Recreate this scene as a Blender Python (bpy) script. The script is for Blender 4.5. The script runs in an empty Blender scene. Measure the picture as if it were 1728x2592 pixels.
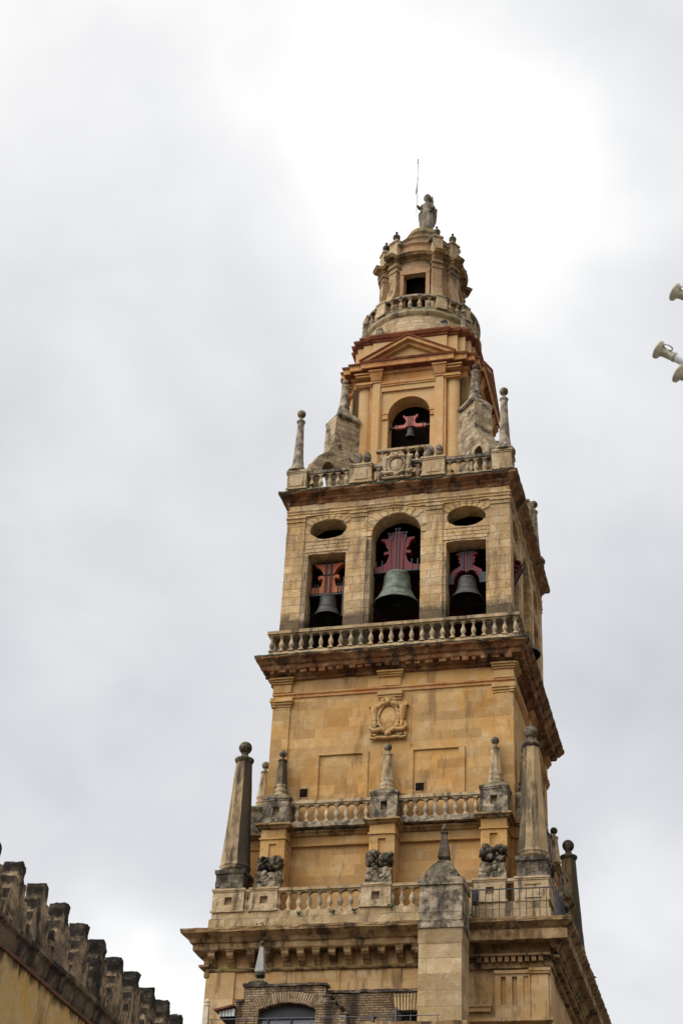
import bpy, bmesh, math, random
from mathutils import Vector, Matrix, noise
from mathutils.geometry import tessellate_polygon
R = math.radians
PI = math.pi
scene = bpy.context.scene
COL = scene.collection

# ------------------------------------------------------------------ camera
cam_d = bpy.data.cameras.new("camera")
cam = bpy.data.objects.new("camera", cam_d)
COL.objects.link(cam)
_yaw, _pit, _rol = -0.273141, 0.573428, 0.053603
fw = Vector((math.sin(_yaw)*math.cos(_pit), math.cos(_yaw)*math.cos(_pit), math.sin(_pit)))
r0 = Vector((math.cos(_yaw), -math.sin(_yaw), 0))
u0 = r0.cross(fw)
rr = r0*math.cos(_rol) + u0*math.sin(_rol)
uu = -r0*math.sin(_rol) + u0*math.cos(_rol)
CAM = Vector((13.25265, -61.31878, 0.0))
cam.matrix_world = Matrix(((rr.x, uu.x, -fw.x, CAM.x), (rr.y, uu.y, -fw.y, CAM.y), (rr.z, uu.z, -fw.z, CAM.z), (0, 0, 0, 1)))
cam_d.sensor_fit = 'VERTICAL'
cam_d.sensor_height = 24.0
cam_d.lens = 3955.12/2592*24.0
cam_d.clip_start = 0.1
cam_d.clip_end = 5000
scene.camera = cam
GZ = -1.9

def raydir(px, py):
    return (fw*3955.12 + rr*(px-864) - uu*(py-1296)).normalized()

# ------------------------------------------------------------------ world and sun
SUN_EL, SUN_AZ = R(50), R(-38)          # azimuth measured from +Y towards +X
world = bpy.data.worlds.new("World")
scene.world = world
world.use_nodes = True
nt = world.node_tree
nt.nodes.clear()
def wn(t, **k):
    n = nt.nodes.new(t)
    for a, b in k.items():
        setattr(n, a, b)
    return n
out = wn('ShaderNodeOutputWorld')
sky = wn('ShaderNodeTexSky', sky_type='NISHITA')
sky.sun_disc = False
sky.sun_elevation = SUN_EL
sky.sun_rotation = SUN_AZ
bg1 = wn('ShaderNodeBackground'); bg1.inputs['Strength'].default_value = 0.08
nt.links.new(sky.outputs[0], bg1.inputs['Color'])
tc = wn('ShaderNodeTexCoord')
def wmath(op, a, b=None, c=None, clamp=False):
    n = wn('ShaderNodeMath', operation=op, use_clamp=clamp)
    for i, x in enumerate((a, b, c)):
        if x is None: continue
        if isinstance(x, (int, float)): n.inputs[i].default_value = x
        else: nt.links.new(x, n.inputs[i])
    return n.outputs[0]
def wnoise(scale, detail, rough, off=(0, 0, 0), stretch=(1, 1, 1), dist=0.0):
    m = wn('ShaderNodeMapping')
    m.inputs['Location'].default_value = off
    m.inputs['Scale'].default_value = stretch
    nt.links.new(tc.outputs['Generated'], m.inputs['Vector'])
    n = wn('ShaderNodeTexNoise')
    n.inputs['Scale'].default_value = scale; n.inputs['Detail'].default_value = detail
    n.inputs['Roughness'].default_value = rough; n.inputs['Distortion'].default_value = dist
    nt.links.new(m.outputs[0], n.inputs['Vector'])
    return n.outputs['Fac']
def wblob(px, py, sharp):
    """soft bright patch of cloud round a direction: exp(-sharp*(1-cos))"""
    d = raydir(px, py)
    n = wn('ShaderNodeVectorMath', operation='DOT_PRODUCT')
    nt.links.new(tc.outputs['Generated'], n.inputs[0])
    n.inputs[1].default_value = d
    e = wmath('SUBTRACT', 1.0, n.outputs['Value'])
    e = wmath('ADD', e, wmath('MULTIPLY', wmath('SUBTRACT', WARP, 0.5), 0.010))
    e = wmath('MAXIMUM', e, 0.0)
    return wmath('EXPONENT', wmath('MULTIPLY', e, -sharp))
WARP = wnoise(6.0, 3, 0.5, (3, 1, 7))
n1 = wnoise(3.4, 3, 0.45, (1.3, 0.4, 2.2), (1, 1, 1.5), 0.3)
n2 = wnoise(9.0, 3, 0.5, (5.3, 2.4, 0.2), (1, 1, 1.4), 0.3)
val = wmath('ADD', 0.735, wmath('MULTIPLY', wmath('SUBTRACT', n1, 0.5), 0.24))
val = wmath('ADD', val, wmath('MULTIPLY', wmath('SUBTRACT', n2, 0.5), 0.28))
for px, py, sh, st in ((1060, 440, 200, 0.36), (1330, 330, 500, 0.09), (900, 180, 250, 0.10), (560, 150, 400, 0.08), (330, 2600, 700, 0.36), (1700, 2330, 300, 0.22), (1350, 1050, 200, 0.05), (1500, 1750, 200, -0.05), (150, 1450, 60, -0.02), (40, 250, 200, -0.02), (1650, 900, 300, 0.06), (1640, 120, 140, 0.10), (60, 1000, 150, 0.05)):
    val = wmath('ADD', val, wmath('MULTIPLY', wblob(px, py, sh), st))
# bright lobe added to the sky high behind the camera to light the tower
dd = wn('ShaderNodeVectorMath', operation='DOT_PRODUCT')
nt.links.new(tc.outputs['Generated'], dd.inputs[0])
dd.inputs[1].default_value = Vector((-0.45, -0.38, 0.80)).normalized()
back = wmath('MAXIMUM', dd.outputs['Value'], 0.0)
back = wmath('POWER', back, 6.0)
val = wmath('ADD', val, wmath('MULTIPLY', back, 6.3))
below = wn('ShaderNodeSeparateXYZ'); nt.links.new(tc.outputs['Generated'], below.inputs[0])
val = wmath('MULTIPLY', val, wmath('MULTIPLY', wmath('SUBTRACT', below.outputs[2], 0.06), 5.5, clamp=True))
# darker towards and below the horizon
sx = wn('ShaderNodeSeparateXYZ'); nt.links.new(tc.outputs['Generated'], sx.inputs[0])
cr = wn('ShaderNodeMix', data_type='RGBA')
cr.inputs[6].default_value = (0.955, 0.985, 1.045, 1)
cr.inputs[7].default_value = (1.0, 1.0, 1.0, 1)
nt.links.new(wmath('MULTIPLY', wmath('SUBTRACT', val, 0.6), 2.5, clamp=True), cr.inputs[0])
mul = wn('ShaderNodeVectorMath', operation='SCALE')
nt.links.new(cr.outputs[2], mul.inputs[0]); nt.links.new(val, mul.inputs['Scale'])
bg2 = wn('ShaderNodeBackground'); bg2.inputs['Strength'].default_value = 1.0
nt.links.new(mul.outputs[0], bg2.inputs['Color'])
mx = wn('ShaderNodeMixShader'); mx.inputs[0].default_value = 0.96
nt.links.new(bg1.outputs[0], mx.inputs[1]); nt.links.new(bg2.outputs[0], mx.inputs[2])
nt.links.new(mx.outputs[0], out.inputs['Surface'])

sun_d = bpy.data.lights.new("sun", 'SUN')
sun_d.energy = 0.9; sun_d.angle = R(25); sun_d.color = (1.0, 0.95, 0.88)
sun = bpy.data.objects.new("sun", sun_d); COL.objects.link(sun)
sd = Vector((math.sin(SUN_AZ)*math.cos(SUN_EL), math.cos(SUN_AZ)*math.cos(SUN_EL), math.sin(SUN_EL)))
sun.rotation_euler = sd.to_track_quat('Z', 'Y').to_euler()

scene.view_settings.view_transform = 'Standard'
scene.view_settings.look = 'None'
scene.view_settings.exposure = 0.0
scene.view_settings.gamma = 1.0
scene.cycles.use_denoising = True
scene.cycles.max_bounces = 5
scene.cycles.diffuse_bounces = 3

# ------------------------------------------------------------------ materials
def mat_new(name):
    m = bpy.data.materials.new(name); m.use_nodes = True
    return m, m.node_tree, m.node_tree.nodes['Principled BSDF']

class G:
    def __init__(s, t): s.t = t
    def n(s, t, **k):
        n = s.t.nodes.new(t)
        for a, b in k.items(): setattr(n, a, b)
        return n
    def put(s, sock, x):
        if isinstance(x, (int, float)): sock.default_value = x
        elif isinstance(x, (tuple, list)): sock.default_value = tuple(x) if len(x) != 3 or sock.type == 'VECTOR' else (*x, 1)
        else: s.t.links.new(x, sock)
    def m(s, op, a, b=None, clamp=False):
        n = s.n('ShaderNodeMath', operation=op, use_clamp=clamp)
        s.put(n.inputs[0], a)
        if b is not None: s.put(n.inputs[1], b)
        return n.outputs[0]
    def mix(s, f, a, b, mode='MIX'):
        n = s.n('ShaderNodeMix', data_type='RGBA', blend_type=mode)
        s.put(n.inputs[0], f); s.put(n.inputs[6], a); s.put(n.inputs[7], b)
        return n.outputs[2]
    def noise(s, vec, scale, detail=4, rough=0.55, stretch=None, off=(0, 0, 0)):
        if stretch or off != (0, 0, 0):
            mp = s.n('ShaderNodeMapping')
            mp.inputs['Scale'].default_value = stretch or (1, 1, 1)
            mp.inputs['Location'].default_value = off
            s.put(mp.inputs['Vector'], vec); vec = mp.outputs[0]
        n = s.n('ShaderNodeTexNoise')
        s.put(n.inputs['Vector'], vec)
        n.inputs['Scale'].default_value = scale; n.inputs['Detail'].default_value = detail; n.inputs['Roughness'].default_value = rough
        return n.outputs['Fac']
    def step(s, x, lo, hi):
        n = s.n('ShaderNodeMapRange', interpolation_type='SMOOTHSTEP')
        s.put(n.inputs['Value'], x); n.inputs['From Min'].default_value = lo; n.inputs['From Max'].default_value = hi
        return n.outputs['Result']

def stone(name, c1, c2, light, dark, stain=0.5, lo=0.54, speck=0.4, moss=0.7, mosscol=(0.07, 0.065, 0.045), block=None, bstr=0.5, mort=0.62, bump=0.35, off=0.0, rust=None, splash=None, rough=0.92, vstretch=0.28, topdark=None, facing=None, bands=None, patch=None):
    if name != 'statue_stone':
        c1, c2, light = [(c[0]*0.93, c[1]*0.90, c[2]*0.90) for c in (c1, c2, light)]
    m, t, p = mat_new(name); g = G(t)
    geo = g.n('ShaderNodeNewGeometry'); pos = geo.outputs['Position']
    o = (off, off*1.7, off*0.6)
    big = g.noise(pos, patch or 0.55, 3 if not patch else 6, 0.5 if not patch else 0.62, off=o)
    col = g.mix(g.step(big, 0.35, 0.65) if not patch else g.step(big, 0.42, 0.58), c1, c2)
    med = g.noise(pos, 1.9 if not patch else patch*2.1, 4 if not patch else 6, 0.6, off=(o[0]+9, 3, 1))
    col = g.mix(g.m('MULTIPLY', g.step(med, 0.48, 0.66), 0.6), col, light)
    fine = g.noise(pos, 9.0, 6, 0.7, off=(2, o[0], 4))
    fv = g.m('ADD', 0.78, g.m('MULTIPLY', fine, 0.44))
    cc = g.n('ShaderNodeCombineColor'); [g.put(cc.inputs[i], fv) for i in range(3)]
    col = g.mix(0.8, col, cc.outputs[0], 'MULTIPLY')
    bh = None
    if block:
        sp = g.n('ShaderNodeSeparateXYZ'); g.put(sp.inputs[0], pos)
        wob = g.noise(pos, 1.3, 2, 0.5)
        cb = g.n('ShaderNodeCombineXYZ')
        g.put(cb.inputs[0], g.m('ADD', g.m('ADD', sp.outputs[0], sp.outputs[1]), g.m('MULTIPLY', wob, 0.10)))
        g.put(cb.inputs[1], g.m('ADD', sp.outputs[2], g.m('MULTIPLY', med, 0.05)))
        b = g.n('ShaderNodeTexBrick')
        g.put(b.inputs['Vector'], cb.outputs[0])
        b.inputs['Scale'].default_value = 1.0
        b.inputs['Brick Width'].default_value = block[0]; b.inputs['Row Height'].default_value = block[1]
        b.inputs['Mortar Size'].default_value = block[2] if len(block) > 2 else 0.014
        b.inputs['Mortar Smooth'].default_value = 0.4
        b.inputs['Color1'].default_value = (0.66, 0.62, 0.58, 1); b.inputs['Color2'].default_value = (1.12, 1.1, 1.06, 1)
        b.inputs['Mortar'].default_value = (mort, mort*0.95, mort*0.88, 1)
        b.offset = 0.5; b.squash = 1.25; b.squash_frequency = 3
        col = g.mix(bstr, col, b.outputs['Color'], 'MULTIPLY')
        bh = b.outputs['Fac']
    if rust:
        rn = g.noise(pos, 1.2, 5, 0.6, off=(o[0]+4, 8, 0), stretch=(1, 1, 0.7))
        col = g.mix(g.m('MULTIPLY', g.step(rn, 0.42, 0.62), rust[1]), col, rust[0])
    st = g.noise(pos, 1.25, 7, 0.68, stretch=(1.4, 1.4, vstretch), off=(o[0]+1, 5, 2))
    sm = g.m('MULTIPLY', g.step(st, lo, lo+0.16), stain)
    col = g.mix(sm, col, dark)
    if splash:     # dirt splashed up from the ledge at the foot of the wall
        sp2 = g.n('ShaderNodeSeparateXYZ'); g.put(sp2.inputs[0], pos)
        hgt = g.m('SUBTRACT', 1.0, g.step(sp2.outputs[2], splash[0], splash[0]+splash[1]))
        sn = g.noise(pos, 4.5, 6, 0.7)
        col = g.mix(g.m('MULTIPLY', g.step(g.m('MULTIPLY', hgt, g.m('ADD', sn, 0.25)), 0.25, 0.55), 0.75), col, (0.035, 0.028, 0.022))
    if topdark:
        sp3 = g.n('ShaderNodeSeparateXYZ'); g.put(sp3.inputs[0], pos)
        th = g.step(sp3.outputs[2], topdark[0], topdark[0]+topdark[1])
        tn = g.noise(pos, 3.5, 7, 0.7, off=(1, 4, 2), stretch=(1, 1, 0.35) if len(topdark) > 2 else None)
        col = g.mix(g.m('MULTIPLY', g.step(g.m('ADD', g.m('MULTIPLY', th, 0.42), tn), topdark[2] if len(topdark) > 2 else 0.64, (topdark[2] if len(topdark) > 2 else 0.64)+0.2), 0.88), col, (0.022, 0.018, 0.014))
    if bands:
        sp4 = g.n('ShaderNodeSeparateXYZ'); g.put(sp4.inputs[0], pos)
        fr_ = g.m('FRACT', g.m('DIVIDE', g.m('SUBTRACT', sp4.outputs[2], bands[0]), bands[1]))
        sn4 = g.n('ShaderNodeSeparateXYZ'); g.put(sn4.inputs[0], geo.outputs['Normal'])
        endf = g.step(g.m('MULTIPLY', sn4.outputs[1], -1.0), 0.4, 0.8)
        bn = g.noise(pos, 5.0, 5, 0.7)
        col = g.mix(g.m('MULTIPLY', endf, g.m('MULTIPLY', g.step(g.m('ADD', fr_, g.m('SUBTRACT', bn, 0.5)), 0.25, 0.6), 0.9)), col, (0.02, 0.016, 0.013))
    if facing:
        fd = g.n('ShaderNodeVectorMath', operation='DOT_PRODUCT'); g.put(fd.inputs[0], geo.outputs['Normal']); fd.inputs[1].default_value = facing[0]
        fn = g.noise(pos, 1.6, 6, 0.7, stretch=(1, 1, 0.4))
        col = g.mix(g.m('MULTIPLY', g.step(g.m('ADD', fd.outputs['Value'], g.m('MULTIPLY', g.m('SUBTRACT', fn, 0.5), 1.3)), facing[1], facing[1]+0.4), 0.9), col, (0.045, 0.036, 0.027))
    s2 = g.noise(pos, 3.2, 8, 0.75, stretch=(1, 1, 0.8), off=(3, o[0], 8))
    col = g.mix(g.m('MULTIPLY', g.step(s2, 0.56, 0.70), min(0.95, 0.9*speck+0.1*stain)), col, dark)
    sk = g.noise(pos, 7.5, 6, 0.8, off=(7, 1, o[0]))
    col = g.mix(g.m('MULTIPLY', g.step(sk, 0.58, 0.68), speck), col, dark)
    nz = g.n('ShaderNodeSeparateXYZ'); g.put(nz.inputs[0], geo.outputs['Normal'])
    mm = g.m('MULTIPLY', g.step(nz.outputs[2], 0.25, 0.7), moss)
    mc = g.mix(g.step(g.noise(pos, 3.0, 4, 0.6), 0.4, 0.6), mosscol, (mosscol[0]*2.0, mosscol[1]*2.1, mosscol[2]*1.2))
    col = g.mix(mm, col, mc)
    g.put(p.inputs['Base Color'], col)
    p.inputs['Roughness'].default_value = rough
    p.inputs['Specular IOR Level'].default_value = 0.2
    hh = g.m('ADD', g.m('MULTIPLY', fine, 0.6), g.m('MULTIPLY', med, 0.8))
    if bh is not None: hh = g.m('SUBTRACT', hh, g.m('MULTIPLY', bh, 0.5*bstr+0.1))
    bp = g.n('ShaderNodeBump'); bp.inputs['Strength'].default_value = bump; bp.inputs['Distance'].default_value = 0.08
    g.put(bp.inputs['Height'], hh); g.put(p.inputs['Normal'], bp.outputs[0])
    return m

def plain(name, col, rough=0.6, metal=0.0, var=0.25, scale=6.0, col2=None, spec=0.4, bump=0.1):
    m, t, p = mat_new(name); g = G(t)
    tcn = g.n('ShaderNodeNewGeometry').outputs['Position']
    n = g.noise(tcn, scale, 5, 0.65)
    c2 = col2 or tuple(c*(1-var) for c in col)
    g.put(p.inputs['Base Color'], g.mix(g.step(n, 0.38, 0.64), col, c2))
    p.inputs['Roughness'].default_value = rough; p.inputs['Metallic'].default_value = metal
    p.inputs['Specular IOR Level'].default_value = spec
    bp = g.n('ShaderNodeBump'); bp.inputs['Strength'].default_value = bump; bp.inputs['Distance'].default_value = 0.03
    g.put(bp.inputs['Height'], n); g.put(p.inputs['Normal'], bp.outputs[0])
    return m

BLK = (0.020, 0.017, 0.014)
M = {}
M['gold'] = stone('gold_ashlar', (0.56, 0.32, 0.105), (0.55, 0.35, 0.15), (0.62, 0.46, 0.25), (0.17, 0.095, 0.045), stain=0.6, lo=0.52, speck=0.36, block=(0.95, 0.42), bstr=0.7, mort=0.95, bump=0.25)
M['gold_low'] = stone('gold_ashlar_low', (0.52, 0.32, 0.13), (0.60, 0.42, 0.21), (0.66, 0.50, 0.30), (0.12, 0.075, 0.04), stain=0.7, lo=0.50, speck=0.35, block=(1.3, 0.55), bstr=0.35, mort=0.7, bump=0.35, off=3)
M['pale'] = stone('pale_ashlar', (0.58, 0.42, 0.23), (0.60, 0.40, 0.18), (0.74, 0.60, 0.40), (0.13, 0.08, 0.045), stain=0.6, lo=0.51, speck=0.55, block=(0.85, 0.40), bstr=0.75, mort=0.5, bump=0.8, off=6, splash=(31.7, 1.9))
M['pale2'] = stone('pale_terrace_stone', (0.42, 0.30, 0.16), (0.50, 0.37, 0.21), (0.62, 0.50, 0.33), (0.06, 0.048, 0.034), stain=0.85, lo=0.49, speck=0.75, block=(0.7, 0.35), bstr=0.4, bump=0.6, off=11, moss=0.85, patch=0.9)
M['ped'] = stone('pedestal_stone', (0.48, 0.34, 0.18), (0.52, 0.40, 0.24), (0.64, 0.52, 0.35), (0.06, 0.05, 0.035), stain=0.85, lo=0.49, speck=0.75, bump=0.6, off=14, moss=0.9, patch=1.2)
M['grey'] = stone('lichen_grey_stone', (0.11, 0.092, 0.068), (0.36, 0.29, 0.19), (0.60, 0.50, 0.36), (0.035, 0.03, 0.025), stain=0.8, lo=0.48, speck=0.7, bump=0.8, off=17, moss=0.8, patch=1.9)
M['dark'] = stone('black_crusted_stone', (0.06, 0.048, 0.036), (0.17, 0.13, 0.085), (0.34, 0.29, 0.21), (0.02, 0.017, 0.014), stain=0.8, lo=0.47, speck=0.7, bump=0.9, off=21, moss=0.7, patch=2.2)
M['baluster'] = stone('baluster_stone', (0.56, 0.39, 0.21), (0.33, 0.27, 0.19), (0.66, 0.56, 0.40), (0.10, 0.08, 0.06), stain=0.6, lo=0.5, speck=0.45, bump=0.3, off=23, moss=0.5, vstretch=0.8, patch=1.6)
M['cornice'] = stone('rust_stained_cornice', (0.30, 0.155, 0.065), (0.22, 0.10, 0.04), (0.52, 0.35, 0.19), (0.035, 0.02, 0.013), stain=0.85, lo=0.45, speck=0.55, bump=0.7, off=27, moss=0.85, mosscol=(0.10, 0.09, 0.04), rust=((0.20, 0.07, 0.025), 0.75), vstretch=0.7)
M['cornice_low'] = stone('brown_cornice', (0.33, 0.215, 0.10), (0.42, 0.28, 0.13), (0.52, 0.38, 0.21), (0.045, 0.03, 0.02), stain=0.9, lo=0.46, speck=0.5, bump=0.6, off=29, moss=0.9, mosscol=(0.12, 0.10, 0.04), rust=((0.19, 0.10, 0.04), 0.7), vstretch=0.6)
M['grimy'] = stone('grimy_edge_stone', (0.30, 0.23, 0.15), (0.40, 0.30, 0.18), (0.50, 0.40, 0.27), (0.05, 0.04, 0.03), stain=0.9, lo=0.45, speck=0.9, block=(0.85, 0.40), bstr=0.6, mort=0.5, bump=0.9, off=59, splash=(31.7, 1.5))
M['plaster'] = stone('ochre_plaster', (0.62, 0.37, 0.15), (0.60, 0.40, 0.19), (0.66, 0.46, 0.25), (0.34, 0.17, 0.07), stain=0.28, lo=0.56, speck=0.05, bump=0.12, off=31, moss=0.5)
M['plaster_trim'] = stone('orange_plaster_trim', (0.62, 0.35, 0.14), (0.55, 0.28, 0.10), (0.62, 0.42, 0.22), (0.26, 0.09, 0.035), stain=0.6, lo=0.5, speck=0.12, bump=0.25, off=33, moss=0.8, rust=((0.42, 0.15, 0.05), 0.5), vstretch=0.6)
M['red'] = stone('red_brown_trim', (0.24, 0.075, 0.032), (0.17, 0.05, 0.024), (0.34, 0.14, 0.065), (0.06, 0.03, 0.02), stain=0.5, lo=0.52, speck=0.4, bump=0.4, off=35, moss=0.9)
M['rubble'] = stone('eroded_rubble', (0.52, 0.37, 0.20), (0.58, 0.44, 0.26), (0.70, 0.58, 0.40), (0.07, 0.055, 0.04), stain=0.7, lo=0.52, speck=0.6, block=(0.75, 0.22, 0.02), bstr=0.45, mort=0.5, bump=1.0, off=37)
M['black'] = stone('near_black_stone', (0.055, 0.043, 0.032), (0.085, 0.066, 0.045), (0.30, 0.26, 0.18), (0.02, 0.017, 0.014), stain=0.8, lo=0.46, speck=0.4, bump=0.9, off=91, moss=0.5)
M['obelg'] = stone('mottled_obelisk', (0.16, 0.13, 0.10), (0.38, 0.32, 0.23), (0.55, 0.46, 0.34), (0.03, 0.025, 0.02), stain=0.8, lo=0.48, speck=0.7, bump=0.6, off=83, patch=1.8)
M['striped'] = stone('weathered_block_stone', (0.36, 0.28, 0.17), (0.50, 0.39, 0.24), (0.70, 0.58, 0.40), (0.045, 0.036, 0.028), stain=0.9, lo=0.49, speck=0.6, block=(0.6, 0.30, 0.02), bstr=0.7, mort=0.5, bump=0.8, off=39, vstretch=1.6)
M['pier'] = stone('buttress_block_stone', (0.50, 0.36, 0.18), (0.56, 0.42, 0.24), (0.68, 0.56, 0.36), (0.16, 0.11, 0.07), stain=0.5, lo=0.54, speck=0.4, block=(1.25, 0.55, 0.012), bstr=0.85, mort=0.6, bump=0.6, off=41.3)
M['brick'] = stone('old_thin_brick', (0.37, 0.27, 0.16), (0.26, 0.17, 0.095), (0.58, 0.48, 0.33), (0.03, 0.023, 0.017), stain=0.9, lo=0.45, speck=0.9, block=(0.30, 0.085, 0.02), bstr=0.9, mort=0.3, bump=0.8, off=43, moss=0.8)
M['wallplaster'] = stone('yellow_wall_plaster', (0.66, 0.40, 0.12), (0.62, 0.42, 0.17), (0.62, 0.50, 0.30), (0.22, 0.12, 0.05), stain=0.75, lo=0.50, speck=0.22, bump=0.5, off=47, vstretch=0.35, topdark=(7.9, 0.65, 0.80))
M['merlon'] = stone('lichened_merlon', (0.21, 0.155, 0.10), (0.42, 0.31, 0.19), (0.52, 0.37, 0.20), (0.022, 0.018, 0.015), stain=0.95, lo=0.44, speck=0.8, bump=1.0, off=51, patch=1.3, moss=0.95, mosscol=(0.03, 0.024, 0.02), vstretch=0.6, topdark=(9.45, 0.8, 0.70), bands=(8.96, 0.30))
M['coping'] = stone('blackened_coping', (0.17, 0.12, 0.075), (0.20, 0.14, 0.085), (0.34, 0.26, 0.17), (0.02, 0.016, 0.013), stain=0.9, lo=0.45, speck=0.8, bump=1.0, off=53, moss=0.95, mosscol=(0.05, 0.04, 0.03), vstretch=0.6)
M['greyl'] = stone('light_grey_stone', (0.34, 0.33, 0.31), (0.42, 0.40, 0.37), (0.50, 0.48, 0.44), (0.10, 0.09, 0.08), stain=0.5, lo=0.5, speck=0.4, bump=0.4, off=58)
M['crust'] = stone('black_ledge_crust', (0.045, 0.038, 0.026), (0.09, 0.08, 0.04), (0.20, 0.17, 0.08), (0.015, 0.013, 0.01), stain=0.9, lo=0.5, speck=0.6, bump=1.0, off=55, moss=0.4)
M['brick_v'] = stone('arch_brick', (0.36, 0.25, 0.14), (0.24, 0.16, 0.09), (0.50, 0.40, 0.26), (0.03, 0.024, 0.018), stain=0.9, lo=0.46, speck=0.8, bump=0.7, off=56)
M['tile'] = plain('terracotta', (0.17, 0.065, 0.032), 0.9, var=0.5, scale=5, bump=0.6)
M['bronze'] = plain('green_bronze', (0.062, 0.074, 0.055), 0.65, 0.2, scale=3.5, col2=(0.15, 0.17, 0.125), bump=0.2)
M['bronze_in'] = plain('shaded_bronze_inside', (0.018, 0.017, 0.014), 0.8, 0.2, scale=5)  # bell mouth's shade put into a darker bronze colour
M['bronze_dark'] = plain('dark_bronze', (0.040, 0.036, 0.032), 0.65, 0.2, scale=4, col2=(0.068, 0.064, 0.054), bump=0.2)
M['wood_red'] = plain('crimson_wood', (0.19, 0.010, 0.011), 0.6, var=0.45, scale=9)
M['wood_orange'] = plain('orange_wood', (0.42, 0.10, 0.014), 0.6, var=0.4, scale=9)
M['wood_pink'] = plain('salmon_wood', (0.50, 0.13, 0.085), 0.6, var=0.3, scale=9)
M['iron'] = plain('dark_iron', (0.05, 0.048, 0.052), 0.55, 0.5, scale=12)
M['iron_grey'] = plain('grey_iron_strap', (0.10, 0.095, 0.115), 0.5, 0.4, scale=12)
M['shutter'] = plain('maroon_shutter', (0.065, 0.012, 0.012), 0.9, var=0.5, scale=2.5, spec=0.05)
M['void'] = plain('dark_interior_shade', (0.016, 0.011, 0.009), 0.95, var=0.4, scale=2, spec=0.05)  # near-black, the interiors' shade put into the colour
M['statue'] = stone('statue_stone', (0.24, 0.20, 0.15), (0.17, 0.14, 0.095), (0.44, 0.38, 0.33), (0.07, 0.065, 0.035), stain=0.7, lo=0.5, speck=0.45, bump=0.6, off=57, moss=0.6)
M['banner'] = plain('green_bronze_banner', (0.16, 0.17, 0.09), 0.7, 0.2, scale=8)
M['glass'] = plain('grey_window_glass', (0.12, 0.135, 0.16), 0.12, 0.0, scale=2, spec=0.8, bump=0.02)
M['white'] = plain('white_paint', (0.66, 0.66, 0.64), 0.5, var=0.15)
M['beige'] = plain('beige_cast_metal', (0.44, 0.39, 0.30), 0.5, 0.1, var=0.3, scale=30)
M['tube'] = plain('pale_grey_enamel', (0.62, 0.64, 0.64), 0.35, 0.1, var=0.12, scale=20)
M['cream'] = plain('cream_stone', (0.60, 0.52, 0.36), 0.8, var=0.25, scale=6)
M['leaf'] = plain('weed_leaf', (0.05, 0.09, 0.02), 0.7, scale=20, col2=(0.09, 0.11, 0.03))
M['ground'] = plain('plaza_paving', (0.07, 0.062, 0.052), 0.9, scale=0.6, col2=(0.10, 0.088, 0.07))
M['stucco'] = plain('white_stucco', (0.74, 0.72, 0.67), 0.9, var=0.12, scale=1.2)
M['bird'] = plain('pigeon_grey', (0.17, 0.15, 0.17), 0.7, scale=14)

# ------------------------------------------------------------------ mesh builder
WPOS = {}
def rotz(k):
    return Matrix.Rotation(k*PI/2, 4, 'Z')

def off_poly(pts, d):
    n = len(pts); o = []
    for i in range(n):
        a, b, c = Vector(pts[i-1]), Vector(pts[i]), Vector(pts[(i+1) % n])
        e1 = (b-a).normalized(); e2 = (c-b).normalized()
        n1 = Vector((e1.y, -e1.x)); n2 = Vector((e2.y, -e2.x))
        k = 1 + n1.dot(n2)
        o.append(b + (n1+n2)*(d/max(k, 0.2)))
    return o

def square(a):
    return [(-a, -a), (a, -a), (a, a), (-a, a)]

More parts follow.
